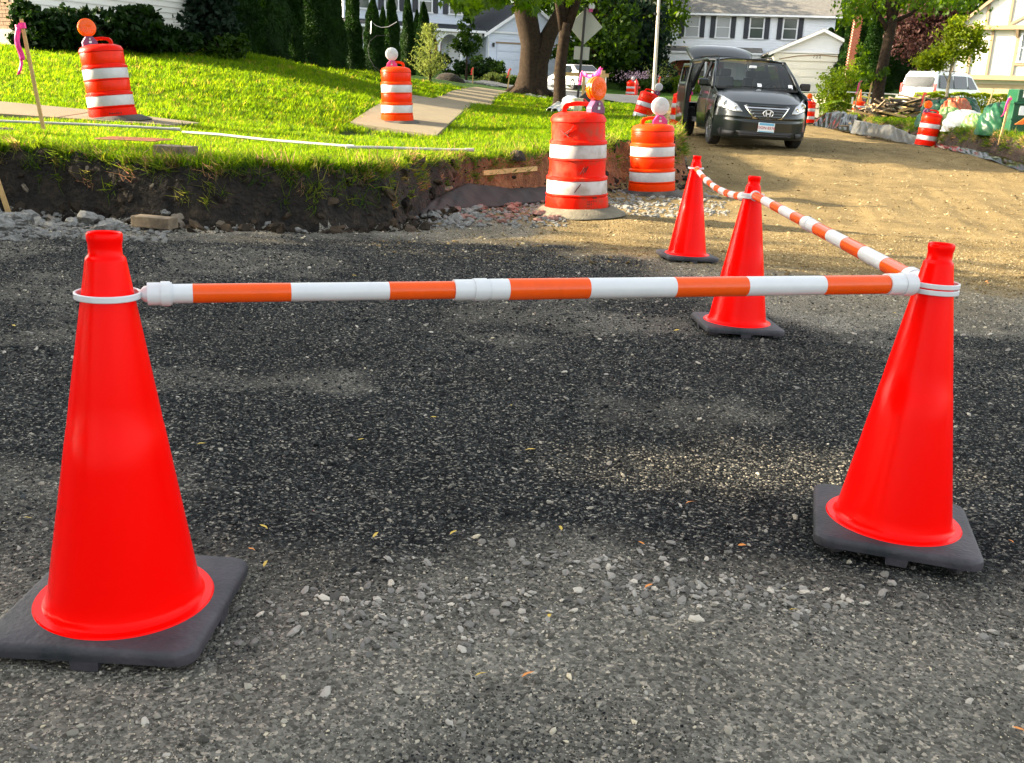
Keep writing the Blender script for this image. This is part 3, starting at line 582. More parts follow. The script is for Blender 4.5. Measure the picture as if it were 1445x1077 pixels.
def base_mesh():
    mb = MB(); n = 6; lv = [(.172, .006), (.1815, .008), (.1825, .018), (.1815, .027), (.178, .031), (.172, .033), (.0, .033)]; rc = .034
    for h, z in lv:
        for cx, cy, a0 in ((1, 1, 0), (-1, 1, 1.5708), (-1, -1, 3.1416), (1, -1, 4.7124)):
            for k in range(n+1):
                a = a0+1.5708*k/n; r_ = rc if h > .1 else 0; hh = h-r_; mb.v.append((cx*hh+r_*math.cos(a), cy*hh+r_*math.sin(a), z))
    L = 4*(n+1)
    for j in range(len(lv)-1):
        for i in range(L): mb.f.append((j*L+i, j*L+(i+1) % L, (j+1)*L+(i+1) % L, (j+1)*L+i)); mb.m.append(0)
    mb.f.append(tuple(range(L))[::-1]); mb.m.append(0); return mb.mesh('base', M['rubber'], True)
cone_me, base_me = cone_mesh(), base_mesh(); foot_me = MB().box((0, 0, 0), (.045, .03, .02), taper=1.1).mesh('foot', M['rubber'])
def make_cone(x, y, rz, label, lean=0):
    p = PF(x, y, 0); z = gz(p[0], p[1]); e = empty('traffic_cone', (p[0], p[1], max(z, p[2])+.006), label=label, cat='traffic cone', group='red traffic cones joined by striped bars', rot=on_road_rot(rz))
    link('cone_body', cone_me, e); link('base', base_me, e)
    for fx, fy, r_ in ((0, -.165, 0), (.0, .165, 0), (.165, 0, 1.57), (-.165, 0, 1.57), (.135, -.135, .78), (-.135, -.135, -.78), (.135, .135, -.78), (-.135, .135, .78)): link('foot', foot_me, e, (fx, fy, 0), (0, 0, r_))
    return e
CL, CR, C3, C4 = (-.685, 1.572), (.938, 2.149), (1.036, 4.41), (1.165, 6.68)
make_cone(*CL, .0, 'large red cone at the left front with its rubber base cut by the picture edge')
make_cone(*CR, plane_yaw((1140, 778), (1372, 818)), 'red cone at the right front where two striped bars meet')
make_cone(*C3, plane_yaw((982, 478), (1103, 484)), 'middle red cone behind the long front bar, nearer than the one beside the barrels')
make_cone(*C4, plane_yaw((932, 373), (1007, 376)), 'farthest red cone, smallest in view, beside the white lit barrel')
def t_of_px(a, b, px):
    lo, hi = 0., 1.; s = proj(b)[0] > proj(a)[0]
    for _ in range(40):
        m = (lo+hi)/2
        if (proj(a+(b-a)*m)[0] < px) == s: lo = m
        else: hi = m
    return (lo+hi)/2
def bar(ca, cb, za, zb, marks, label, r0=.0165, r1=.0205, sag=0., yo=0.):
    """marks: list of (px_end, kind); kinds c collar, w white, o orange, k coupler"""
    a, b = PF(*ca, za), PF(*cb, zb); A = Vector(a); D = Vector(b-a); L = D.length; dn = D.normalized()
    e = empty('cone_bar', a, label=label, cat='barrier bar', group='striped bars hung between the cones'); n = Vector(N_ROAD)
    def pt(t): return D*t-Vector((0, 0, 1))*sag*4*t*(1-t)
    for end, s in ((Vector((0, 0, 0)), 1), (D, -1)):
        mb = MB(); prof = [(.0488, -.0055), (.0535, -.0055), (.0535, .0055), (.0488, .0055), (.0488, -.0055)]; mb.lathe(prof, 40)
        q = mb.build('ring', M['pvc'], e, True, loc=end, rot=NQ.to_euler(), bevel=.0015)
        m2 = MB(); c0 = end+dn*s*.051; m2.tube([c0, end+dn*s*.056, end+dn*s*.069], [.007, .013, .016], 14); m2.build('neck', M['pvc'], e, True)
    t0 = .062/L; seg = []
    prev = t0
    for px, k in marks[:-1]:
        t = t_of_px(a, b, px); seg.append((prev, t, k)); prev = t
    seg.append((prev, 1-t0, marks[-1][1])); half = .5
    for (s0, s1, k) in seg:
        if s1 <= s0: continue
        r_ = r0 if (s0+s1)/2 < half else r1; nm = {'c': 'collar', 'w': 'white_tube', 'o': 'orange_tape', 'k': 'coupler'}[k]
        m = M['tape'] if k == 'o' else M['pvc']; r_ = r_*{'c': 1.18, 'w': 1., 'o': 1.012, 'k': 1.20}[k]
        if k == 'k': half = (s0+s1)/2
        ts = [s0+(s1-s0)*i/6 for i in range(7)]; mb = MB().tube([pt(t) for t in ts], r_, 28); mb.build(nm, m, e, True)
        if k in 'ck': MB().tube([pt(s0+(s1-s0)*.55), pt(s0+(s1-s0)*.92)], r_*1.09, 28).build('rim', M['pvc'], e, True)
bar(CL, CR, .600, .613, [(243, 'c'), (272, 'w'), (410, 'o'), (548, 'w'), (640, 'o'), (690, 'k'), (716, 'w'), (829, 'o'), (950, 'w'), (1051, 'o'), (1160, 'w'), (1250, 'o'), (0, 'c')], 'long orange and white striped bar across the front between the two nearest cones')
z8 = lambda v: 930+v/3.074
bar(CR, C3, .599, .628, [(z8(1085), 'c'), (z8(990), 'o'), (z8(893), 'w'), (z8(815), 'o'), (z8(748), 'w'), (z8(690), 'o'), (z8(635), 'k'), (z8(588), 'o'), (z8(536), 'w'), (z8(498), 'o'), (z8(458), 'w'), (z8(420), 'o'), (0, 'c')], 'striped bar slanting back from the right front cone to the middle cone', .0205, .018)
bar(C3, C4, .616, .622, [(z8(360), 'c'), (z8(340), 'o'), (z8(315), 'w'), (z8(296), 'o'), (z8(272), 'w'), (z8(253), 'o'), (z8(236), 'w'), (z8(221), 'o'), (z8(208), 'k'), (z8(192), 'o'), (z8(175), 'w'), (z8(162), 'o'), (0, 'c')], 'short looking sagging striped bar between the middle cone and the farthest cone', .018, .017, sag=.05)

# ------------------------------------------------------------------ construction barrels
def text_mesh(s, size, m, name='lettering', ext=.002):
    c = bpy.data.curves.new(name, 'FONT'); c.body = s; c.size = size; c.extrude = ext; c.align_x = 'CENTER'; c.align_y = 'CENTER'; o = bpy.data.objects.new(name, c); col.objects.link(o)
    me = bpy.data.meshes.new_from_object(o.evaluated_get(bpy.context.evaluated_depsgraph_get())); bpy.data.objects.remove(o); me.materials.clear(); me.materials.append(m); me.name = name; return me
M['bolt'] = mat('bolt', (.3, .3, .3), .4, metal=.8); M['ink'] = mat('dark_marks', (.10, .02, .015), .8); M['black'] = mat('black_plastic', (.012, .012, .014), .5); M['white'] = mat('white_paint', (.78, .79, .82), .45, var=.04, vscale=3); M['duct'] = mat('silver_tape', (.5, .5, .52), .3, metal=.4)
def warp_fn(seed, amt):
    rr_ = random.Random(seed); a = [(rr_.uniform(0, 6.28), rr_.uniform(2, 9), rr_.choice([1, 2, 3])) for _ in range(4)]
    return lambda th, z: 1+amt*sum(math.sin(th*k+p+z*f) for p, f, k in a)/3
def make_barrel(loc, rz, label, light=None, dirty=0, tilt=(0, 0), sc=1., ring=True, seed=1, flat=False, marks=None, bright=False, tall=.93, lside=1, lrot=0.):
    rot = Euler((tilt[0], tilt[1], 0)).to_matrix() @ Euler((0, 0, rz)).to_matrix(); e = empty('traffic_barrel', loc, label=label, cat='traffic barrel', group='orange construction barrels', rot=rot.to_euler()); e.scale = (sc, sc, sc)
    wp = warp_fn(seed, .02+.03*dirty); dm = M['drum_dirty'] if dirty else M['drum_sun'] if bright else M['drum']; k = tall/.93
    zs = [(.272, .055), (.275, .07), (.270, .155), (.258, .166), (.272, .174), (.273, .182), (.260, .187), (.260, .306), (.271, .31), (.270, .332), (.252, .342), (.250, .355), (.250, .478), (.261, .482), (.261, .490), (.250, .496), (.250, .614), (.261, .618), (.259, .640), (.243, .650), (.241, .66), (.239, .80), (.249, .806), (.247, .83), (.225, .862), (.16, .885), (.0, .892)]
    MB().lathe([(r_, z*k) for r_, z in zs], 48, warp=wp).build('drum', dm, e, True)
    for z0, z1, r_, m in ((.188, .304, .2645, 'band_dirty' if dirty else 'band_white'), (.498, .612, .2545, 'band_dirty' if dirty else 'band_white'), (.358, .476, .2545, 'band_orange'), (.668, .798, .2435, 'band_orange')):
        if dirty and m == 'band_orange': continue
        MB().lathe([(r_, z0*k), (r_+.0012, (z0+.003)*k), (r_+.0012, (z1-.003)*k), (r_, z1*k)], 48, warp=wp).build('white_band' if 'orange' not in m else 'orange_band', M[m], e, True)
    hd = MB(); arc = [(-.15, .875), (-.145, .93), (-.12, .958), (-.06, .972), (.0, .975), (.06, .972), (.12, .958), (.145, .93), (.15, .875)]; inn = [(x*.74, (z-.875)*.62+.877) for x, z in arc]
    poly = [(x, z*k+(0 if k == 1 else 0)) for x, z in arc]+[(x, z*k) for x, z in inn[::-1]]
    for i in range(len(arc)-1): hd.prism([poly[i], poly[i+1], (inn[i+1][0], inn[i+1][1]*k), (inn[i][0], inn[i][1]*k)], .05, o=(0, -.025, 0))
    hd.build('handle', dm, e, bevel=.004)
    if ring: MB().lathe([(.275, .045), (.30, .07), (.33, .062), (.43, .012), (.44, .0), (.27, .0)], 48, warp=warp_fn(seed+3, .012)).build('base_ring', M['ring_dusty'] if ring == 'dusty' else M['tire_ring'], e, True)
    else: MB().lathe([(.27, .0), (.275, .03), (.272, .056), (.25, .056)], 40).build('base_ring', M['tire_ring'], e, True)
    if light:
        lens, case = light; hx = .19*lside; hz = .90*k; T = Matrix.Translation((hx, -.03, hz)) @ Matrix.Rotation(lrot, 4, 'Z')
        def tv(mb):
            mb.v = [tuple(T @ Vector(v)) for v in mb.v]; return mb
        c = tv(MB().prism([(-.085, -.03), (.085, -.03), (.085, .025), (.035, .085), (-.035, .085), (-.085, .025)], .07, o=(0, -.035, 0))).build('battery_case', M[case], e, bevel=.008)
        tv(MB().box((0, -.038, .02), (.03, .006, .024))).build('switch_plate', M['steel'], c)
        def disc(r_, y0, y1, bulge):
            mb = MB(); pr = [(.0, -bulge)]+[(r_*f, -bulge*(1-f**2)-(.003 if j_ % 2 else 0)*(bulge > 0)) for j_, f in enumerate((.12, .2, .21, .34, .35, .48, .49, .62, .63, .76, .77, .9))]+[(r_, 0), (r_, y1-y0), (0, y1-y0+.004)]; mb.lathe(pr, 32)
            mb.v = [tuple(T @ Vector((x, y0+z, y+.085+.098))) for x, y, z in mb.v]; return mb
        tv(MB().tube([(0, -.045, .055), (0, .03, .055)], .012, 8)).build('bolt', M['bolt'], c); tv(MB().box((0, .0, .098), (.03, .03, .05))).build('bracket', M[case], c)
        disc(.098, -.032, .030, .02).build('lens', M[lens], e, True); disc(.103, -.012, .012, .0).build('lens_rim', M['white' if lens == 'clear' else 'amber'], e, True)
    if marks:
        for (th, z, L, a, wd) in marks:
            r_ = .2685 if z < .35 else .2575 if z < .65 else .2475; r_ *= 1.03; c = Vector((r_*math.cos(th), r_*math.sin(th), z*k)); tx = Vector((-math.sin(th), math.cos(th), 0)); d = tx*math.cos(a)+Vector((0, 0, 1))*math.sin(a)
            nn = Vector((math.cos(th), math.sin(th), 0)); s_ = nn.cross(d)*wd; MB().add([c-d*L-s_, c+d*L-s_*.6, c+d*L+s_, c-d*L+s_*.4]+[q-nn*.006 for q in (c-d*L-s_, c+d*L-s_*.6, c+d*L+s_, c-d*L+s_*.4)], [(0, 1, 2, 3), (4, 7, 6, 5), (0, 4, 5, 1), (2, 6, 7, 3)]).build('mark', M['ink'], e)
    return e
F = -math.pi/2
b3 = PF(.522, 9.22); mk = [(F+.10, .40, .035, 1.0, .004), (F+.17, .40, .028, 1.05, .004), (F+.24, .41, .030, 1.1, .004), (F-.05, .25, .045, .9, .005), (F+.55, .165, .02, 0, .006)]
rr = random.Random(8)
for row in range(3):
    for i in range(6): mk.append((F+.30+i*.062, .135-row*.025, .009, rr.choice([0, 1.57, 1.2, .5]), .0035))
mk += [(F-.5, .72, .06, .5, .005), (F-.55, .71, .05, -.6, .005), (F-.35, .74, .05, .9, .004)]
make_barrel((b3[0], b3[1], gz(b3[0], b3[1])), .0, 'scuffed dirty barrel with amber lamp in front of the red clay bank', ('amber', 'wine'), dirty=1, lrot=.75, ring='dusty', seed=4, marks=mk, lside=.75, tilt=(0, -.03), sc=1.05)
b4 = PF(1.64, 12.5); make_barrel((b4[0], b4[1], gz(b4[0], b4[1])), .05, 'clean bright barrel with round white lamp in front of the minivan', ('clear', 'magenta'), seed=7, lside=.35, tilt=(0, -.04), bright=True, ring=True, tall=.86, sc=1.08)
p = at(162, 11.6); b1m = [(F+.1+i*.06, .10, .012, rr.choice([0, 1.57, 1.2]), .004) for i in range(9)]
make_barrel(p, .15, 'leftmost barrel with amber lamp, leaning on the sunlit sidewalk end', ('amber', 'wine'), seed=9, lside=-.55, tilt=(0, -.11), marks=b1m, tall=.93, sc=1.0, lrot=.5)
p = at(561, 16.9); make_barrel(p, 0, 'barrel with white lamp standing at the start of the concrete walk', ('clear', 'magenta'), seed=12, lside=-.3, tilt=(0, -.03), bright=True, tall=.97, sc=1.05)
p = at(903, 26.5); make_barrel(p+Vector((0, 0, -.12)), 0, 'tilted barrel with one white band behind the grass left of the minivan', ('clear', 'wine'), seed=14, lside=1, tilt=(0, .24), sc=1.02, ring=False)
p = at(957, 26.5); make_barrel(p+Vector((0, 0, .02)), 0, 'barrel half hidden behind the open van door', ('clear', 'magenta'), seed=15, tilt=(0, .05), ring=False)
p = at(889, 58); make_barrel(p, 0, 'tiny far barrel beside the red fire hydrant', ('clear', 'wine'), seed=16, ring=False, lside=.6)
p = at(1305, 26); make_barrel(p+Vector((0, 0, -.02)), 0, 'barrel with amber lamp against the right bank beside the grey sheeting', ('amber', 'wine'), seed=17, lside=-1, tilt=(0, .09), ring=False, sc=1.02)
p = at(1139, 41); make_barrel(p, 0, 'small far barrel with amber lamp just right of the minivan', ('amber', 'wine'), seed=18, lside=-.2, ring=False, sc=1.05)
# squat far barrel with a cone set on it
p = at(1210, 41); make_barrel(p+Vector((0, 0, .05)), 0, 'far barrel with white lamp beside the right hand tree, an orange cone stuck on top', ('clear', 'wine'), seed=19, lside=1, ring=False, tall=.62, bright=True)
M['cone_far'] = mat('orange_cone', (.95, .16, .01), .4); e = empty('small_cone', p+Vector((0, 0, .62)), label='small orange cone perched on the far barrel by the tree', cat='traffic cone')
MB().lathe([(.15, .02), (.11, .04), (.02, .5), (.0, .5)], 20).build('cone_body', M['cone_far'], e, True); MB().box((0, 0, .012), (.34, .34, .024)).build('base', M['cone_far'], e)

# ------------------------------------------------------------------ stakes, ribbons, pipes, blocks
def stake(px, d, h, lean, label, flag=None, w_=.035, base=None, cat='stake', group='wooden survey stakes', ly=0.):
    p = Vector(base) if base is not None else at(px, d); e = empty('survey_stake', p, label=label, cat=cat, group=group, rot=(ly, lean, 0))
    MB().box((0, 0, h/2-.05), (w_, w_*.45, h+.1), taper=.9).build('shaft', M['lath'], e)
    if flag:
        m = M[flag]; rr_ = random.Random(int(px)); MB().box((0, 0, h-.06), (w_*1.5, w_*.9, .05)).build('ribbon_knot', m, e)
        for s in (0, 1):
            L = h*.30*(1+.4*s) if h > .8 else h*.4; mb = MB(); y0 = rr_.uniform(.02, .05)*(1 if s else -1)
            def fn(u, v): return (-.03-(.05+.05*s)*v*(1+.5*math.sin(v*5+s))+.05*(u-.5)*(1 if not s else .6), .01*math.sin(v*9+s*2)-.03, h-.05-L*v)
            mb.grid(fn, 3, 10).build('ribbon', m, e, 'all', thick=.0015)
    return e
stake(60, 8.6, 1.06, -.10, 'tall leaning wooden stake with pink ribbon on the left lawn edge', 'pink', .035, base=hit(63, 190))
stake(0, 7, .5, -.22, 'short bare stake at the lower left edge beside the pale rocks', None, .035, base=hit(12, 300))
stake(667, 46, .75, 0, 'stake with faded flag in the lawn near the young tree', 'redflag', .05)
stake(716, 44, .95, .12, 'stake with red flag beside the big maple trunk', 'redflag', .06)
stake(929, 50, 1.2, .0, 'stake with small red flag behind the tilted barrel', 'redflag', .06)
stake(1204, 39, 1.35, .10, 'stake with long pink ribbon right of the clipped box shrub', 'pink', .06, ly=0)
stake(1222, 38, 1.2, .06, 'bare reddish stake left of the cone topped barrel', None, .06)
stake(1387, 21.5, 1.1, .20, 'bare thin stake leaning beside the white sack', None, .03, base=at(1378, 23.0))
stake(1412, 19.6, .95, .07, 'stake with pink ribbon in front of the green tarp heap', 'pink', .045, base=at(1411, 21.3))
stake(1300, 29, .95, .0, 'stake with red flag standing in the low yellow hedge', 'redflag', .06, base=at(1299, 30))
# pink ribbon strung between lath and sign post
pa, pb = P(821, 102, 29), P(848, 96, 28.5); e = empty('lath_post', at(844, 28.5), label='pale lath carrying the strung pink ribbon near the sign', cat='stake', rot=(0, .06, 0)); MB().box((0, 0, .62), (.11, .03, 1.4)).build('shaft', M['lath'], e)
mb = MB(); A_, B_ = Vector(pa), Vector(pb)
def rib(u, v):
    p_ = A_.lerp(B_, v)-Vector((0, 0, 1))*.18*math.sin(v*3.1)*1.0; return p_+Vector((.01*math.sin(v*30), .02*math.sin(v*22), (u-.5)*.10))
mb.grid(rib, 3, 24); C_ = Vector(P(832, 122, 28.3))
def rib2(u, v):
    p_ = B_.lerp(C_, v); return p_+Vector(((u-.5)*.12+.05*math.sin(v*5), .03*math.sin(v*14), 0))
mb.grid(rib2, 3, 16); D_ = Vector(P(818, 120, 29))
mb.grid(lambda u, v: A_.lerp(D_, v)+Vector(((u-.5)*.08, .02*math.sin(v*9), 0)), 3, 10)
tag(mb.build('pink_ribbon', M['pink'], None, 'all', thick=.002), 'bright pink ribbon strung from the sign post to a pale lath', 'ribbon')
def pipe(a, b, r_, m, label, cat='pipe', n=12, hollow=False, group=None, name='pipe'):
    a, b = Vector(a), Vector(b); e = empty(name, a, label=label, cat=cat, group=group); d = b-a
    MB().tube([d*t for t in (0, .25, .5, .75, 1)], r_, n, caps=not hollow).build('tube', m, e, True, thick=.006 if hollow else 0)
    return e, d
def lift(p, h): return Vector((p.x, p.y, p.z+h))
M['conduit'] = mat('dull_conduit', (.40, .40, .37), .6, var=.2, vscale=6); pcs = [((-70, 177), (255, 193)), ((258, 194), (500, 216)), ((488, 216), (668, 232))]
for i, (a, b) in enumerate(pcs):
    pa, pb = hit(*a), hit(*b); e = empty('conduit', lift(pa, .035), label=['white conduit lying on the grass, left length passing the tall stake', 'white conduit on the grass, middle length', 'white conduit on the grass, right length ending above the clay bank'][i], cat='pipe', group='white conduits laid on the grass')
    n = 14; pts = [Vector((pa.x+(pb.x-pa.x)*t, pa.y+(pb.y-pa.y)*t, 0)) for t in np.linspace(0, 1, n)]; pts = [Vector((q.x-pa.x, q.y-pa.y, gz(q.x, q.y)+.055-pa.z-.035)) for q in pts]
    zz = [q.z for q in pts]
    for j, q in enumerate(pts): q.z = max(zz[max(0, j-3):j+4])
    MB().tube(pts, .014, 12).build('tube', M['conduit'], e, True); MB().tube([pts[-1]-(pts[-1]-pts[-2]).normalized()*.09, pts[-1]], .018, 12).build('coupling', M['conduit'], e, True)
for i, (a, b) in enumerate((((776, 146), (790, 131)), ((783, 152), (800, 133)))):
    pa, pb = Vector(P(*a, 27)), Vector(P(*b, 31)); pa.z = gz(pa.x, pa.y)+.13; pb.z = gz(pb.x, pb.y)+.13
    pipe(pa, pb, .10, M['steel'], ['grey drain pipe on the grass, open end towards the walk', 'grey drain pipe on the grass closest to the front tree trunk'][i], hollow=True, n=20, group='drain pipes by the front tree', name='drain_pipe')
def block(c, dims, rz, label, m='wood', cat='wood block', name='wood_block', tiltx=0, dz=0):
    e = link(name, MB().box((0, 0, dims[2]/2), dims).mesh(name, M[m]), None, Vector(c)+Vector((0, 0, dz)), (tiltx, 0, rz)); md = e.modifiers.new('b', 'BEVEL'); md.width = .006; md.segments = 2
    return tag(e, label, cat)
p = hit(249, 226); block(p, (.30, .13, .085), -.30, 'weathered wood block on the grass at the lip of the left bank', dz=.02)
p = hit_plane(219, 326); block((p[0], p[1], gz(p[0], p[1])+.02), (.30, .11, .075), -.30, 'wood block lying among the pale rocks below the bank')
# orange mesh grate in the grass
p = hit(188, 211); e = empty('mesh_grate', lift(p, .085), -.10, label='rusty orange mesh mat half sunk in the grass above the bank', cat='mesh mat'); M['rust'] = mat('rusty_mesh', (.55, .24, .12), .7, var=.2)
mb = MB()
for i in range(13): mb.tube([(-.24+i*.04, -.14, 0), (-.24+i*.04+.04, .14, 0)], .005, 5); mb.tube([(-.24+i*.04+.04, -.14, .004), (-.24+i*.04, .14, .004)], .005, 5)
mb.tube([(-.25, -.14, 0), (.27, -.14, 0), (.27, .14, 0), (-.25, .14, 0), (-.25, -.14, 0)], .006, 5); q = mb.build('mesh', M['rust'], e); q['kind'] = 'stuff'
# edge board and black filter fabric in the cut by the clay bank
a, b = hit(682, 241), hit(757, 240); e = tag(MB().box((0, 0, 0), ((b-a).length, .02, .05)).build('edge_board', M['lath'], None, loc=(a+b)/2+Vector((0, -.04, .0)), rot=(0, 0, math.atan2(b.y-a.y, b.x-a.x))), 'thin brown board along the lip of the red clay bank', 'board')
def drape(name, top, bot, m, label, cat, nu=60, nv=14, amp=.03, seed=0, th=.003, freq=7., sub=0):
    rr_ = random.Random(seed); top = resample3(top, nu+1); bot = resample3(bot, nu+1); ph = [rr_.uniform(0, 6.28) for _ in range(6)]; mb = MB()
    def fn(u, v):
        i = min(int(round(u*nu)), nu); p_ = top[i].lerp(bot[i], v); s = sum(math.sin(u*freq*(k+1)*1.7+ph[k]+v*(1.3*k-2)) / (k+1) for k in range(5)); sharp = 1.3*abs(math.sin(u*freq*3+ph[5]+v*2.2))**.4-.7*abs(math.sin(u*freq*5.3+ph[4]-v*3))**.5
        return p_+Vector((0, -.6, .8))*amp*(s*.5+sharp)*(.35+v*(1-v)*2.6)
    mb.grid(fn, nu, nv); o = mb.build(name, m, None, 'all', thick=th); return tag(o, label, cat)
def resample3(pts, n):
    pts = [Vector(p) for p in pts]; L = [0]
    for i in range(1, len(pts)): L.append(L[-1]+(pts[i]-pts[i-1]).length)
    out = []
    for k in range(n):
        t = L[-1]*k/(n-1); i = min(max(j for j in range(len(L)) if L[j] <= t+1e-9), len(pts)-2); out.append(pts[i].lerp(pts[i+1], (t-L[i])/(L[i+1]-L[i])))
    return out
def hp_(px, py, h=.0): q = hit_plane(px, py); return Vector((q[0], q[1]-.06, q[2]+h))
drape('filter_fabric', [hp_(585, 302, .03), hp_(625, 292, .12), hp_(660, 286, .20), hp_(720, 282, .12), hp_(790, 277, .12)], [hp_(578, 308, .0), hp_(625, 300, .01), hp_(660, 294, .0), hp_(720, 289, .0), hp_(790, 283, .01)], M['fabric'], 'black filter fabric tucked between the clay bank and the pink rocks', 'fabric', amp=.02, seed=2)
M['blacksheet'] = mat('black_plastic_sheet', (.003, .0035, .004), .16, spec=.22); M['greysheet'] = mat('grey_plastic_sheet', (.055, .055, .052), .3, spec=.35, var=.15, vscale=3)
def GP(px, py, d, h=0.): q = P(px, py, d); return Vector((q[0], q[1], gz(q[0], q[1])+h))
drape('black_sheeting', [Vector(P(1150, 170, 38.5)), Vector(P(1165, 160, 37.5)), Vector(P(1185, 158, 36)), Vector(P(1210, 163, 33))], [Vector(P(1146, 180, 38)), Vector(P(1160, 182, 36.5)), Vector(P(1180, 185, 34)), Vector(P(1206, 189, 31.5))], M['blacksheet'], 'shiny black plastic sheeting at the left tip of the right bank', 'plastic sheet', amp=.13, seed=5, freq=5)
drape('grey_sheeting', [Vector(P(1206, 169, 31.5)), Vector(P(1240, 177, 29.2)), Vector(P(1256, 176, 28.6)), Vector(P(1285, 190, 27)), Vector(P(1300, 196, 26.2))], [Vector(P(1200, 188, 31.2)), Vector(P(1235, 194, 29.2)), Vector(P(1262, 200, 27.9)), Vector(P(1283, 204, 26.8)), Vector(P(1301, 207, 26.0))], M['greysheet'], 'grey plastic sheeting pleated down the right bank', 'plastic sheet', amp=.055, seed=6, freq=6, nu=110)
drape('black_sheet_strip', [GP(1318, 206, 25.6, .12), GP(1350, 212, 23.4, .14), GP(1400, 222, 21, .12), GP(1470, 236, 18.6, .14)], [GP(1318, 212, 25.2, .02), GP(1350, 218, 23.0, .02), GP(1400, 230, 20.4, .02), GP(1470, 246, 18.0, .02)], M['blacksheet'], 'strip of black plastic along the foot of the right bank beside the near road', 'plastic sheet', amp=.05, seed=8)
drape('black_sheet_heap', [Vector(P(1205, 160, 36)), Vector(P(1225, 157, 36)), Vector(P(1250, 160, 35)), Vector(P(1262, 165, 34))], [Vector(P(1200, 166, 35)), Vector(P(1225, 168, 34.5)), Vector(P(1250, 170, 33.5)), Vector(P(1264, 172, 33))], M['blacksheet'], 'crumpled black plastic lying on the right island below the tree', 'plastic sheet', amp=.14, seed=9)
# wire hoop by the walk barrel
e = empty('wire_hoop', at(548, 18.5), label='thin bent wire frame beside the walk barrel in front of the dark hedge', cat='wire frame')
o0 = Vector(e.location); L1 = [P(x, y, 18.5) for x, y in ((523, 48), (524, 30), (530, 36), (538, 39), (548, 38), (560, 31))]; L2 = [P(x, y, 18.5) for x, y in ((551, 51), (532, 50), (522, 58), (519, 68), (521, 82), (528, 94), (537, 100), (543, 100), (545, 128))]
MB().tube([Vector(q)-o0 for q in L1], .006, 6).build('upper_wire', M['steel'], e, True); MB().tube([Vector(q)-o0 for q in L2], .004, 6).build('lower_wire', M['black'], e, True)
# ------------------------------------------------------------------ the minivan
def carpaint(name, c, m2=.55): 
    m = mat(name, c, .28, metal=.1, coat=.7, spec=.3); return m
M['vanpaint'] = carpaint('dark_green_grey_paint', (.005, .0095, .0095)); M['trim'] = mat('black_trim', (.012, .012, .013), .55); M['glass'] = glassmat('tinted_glass', (.010, .016, .016), .38); M['glass_dark'] = mat('dark_glass', (.010, .013, .015), .08, spec=.4)
M['chrome'] = mat('chrome', (.75, .76, .76), .12, metal=1.0); M['lampglass'] = mat('headlamp', (.42, .43, .43), .10, metal=.6, bump=.9, bscale=22, coat=1.); M['tyre'] = mat('tyre', (.022, .021, .020), .85, bump=.3); M['rim'] = mat('alloy', (.45, .46, .46), .25, metal=.9)
M['cabin'] = mat('dark_cabin', (.03, .03, .032), .8); M['seat'] = mat('grey_seat', (.10, .10, .10), .85); M['vanroof_in'] = mat('pale_lining', (.25, .24, .22), .9)
def wheel(parent, x, y, r=.345, wd=.22, side=1, steer=0.):
    wl = bpy.data.objects.new('wheel', None); col.objects.link(wl); wl.parent = parent; wl.location = (x, y, r); wl.rotation_euler = (0, R(90)*side, 0) if not steer else (0, R(90)*side, steer)
    MB().lathe([(r*.64, -wd*.5), (r*.93, -wd*.5), (r, -wd*.36), (r, -wd*.08), (r*.985, -wd*.06), (r*.985, wd*.06), (r, wd*.08), (r, wd*.36), (r*.93, wd*.5), (r*.64, wd*.5), (r*.62, wd*.3)], 40).build('tyre', M['tyre'], wl, True)
    mb = MB().lathe([(r*.66, wd*.5), (r*.62, wd*.5), (r*.60, wd*.28), (0, wd*.22)], 30)
    for k in range(7):
        a = k*2*math.pi/7; mb.box((math.cos(a)*r*.34, math.sin(a)*r*.34, wd*.40), (r*.5, r*.11, .03), rz=a)
    mb.tube([(0, 0, wd*.3), (0, 0, wd*.5)], r*.13, 12); mb.build('rim', M['rim'], wl, True); MB().lathe([(r*.6, wd*.27), (0, wd*.2)], 24).build('brake_shadow', M['trim'], wl)
    return wl
vp = Vector(P(1077, 212, 19.6)); van = empty('minivan', (vp.x, vp.y, (gz(vp.x-.8, vp.y+1)+gz(vp.x+.8, vp.y+1)+gz(vp.x, vp.y+4))/3-.02), R(1.0), label='dark green grey minivan with its tailgate raised and passenger side door slid open', cat='minivan'); van.rotation_euler = (R(.6), R(1.3), R(1.0))
HW = .98
def fy(x, z):
    q = min(abs(x)/HW, 1); return .58*q**4.2+.05*q*q+(.20*max(0, (z-.60)/.35)**1.4 if z > .60 else 0)+(.07 if .57 < z < .60 else 0)*(1-q)+max(0, (.26-z))*.6
def zt(x): return .90-.02*x*x+.09*(abs(x)/HW)**3
mb = MB(); mb.grid(lambda u, v: ((u-.5)*2*HW, fy((u-.5)*2*HW, .20+v*(zt((u-.5)*2*HW)-.20)), .20+v*(zt((u-.5)*2*HW)-.20)), 48, 26); mb.build('front_bumper', M['vanpaint'], van, 'all')
def hood(u, v):
    x = (u-.5)*2*HW; q = abs(x)/HW; y0 = fy(x, zt(x)); yc = 1.22+.10*q*q; x2 = x*(1-.07*v*q)
    z = zt(x)*(1-v)+(1.19-.05*q*q)*v+.055*math.sin(v*math.pi)*(1-q**4)-.018*math.exp(-((q-.78)/.06)**2)*math.sin(min(v*3, 1.57)); return (x2, y0+(yc-y0)*v, z)
MB().grid(hood, 40, 18).build('hood', M['vanpaint'], van, 'all')
AX = ((.98, .36), )
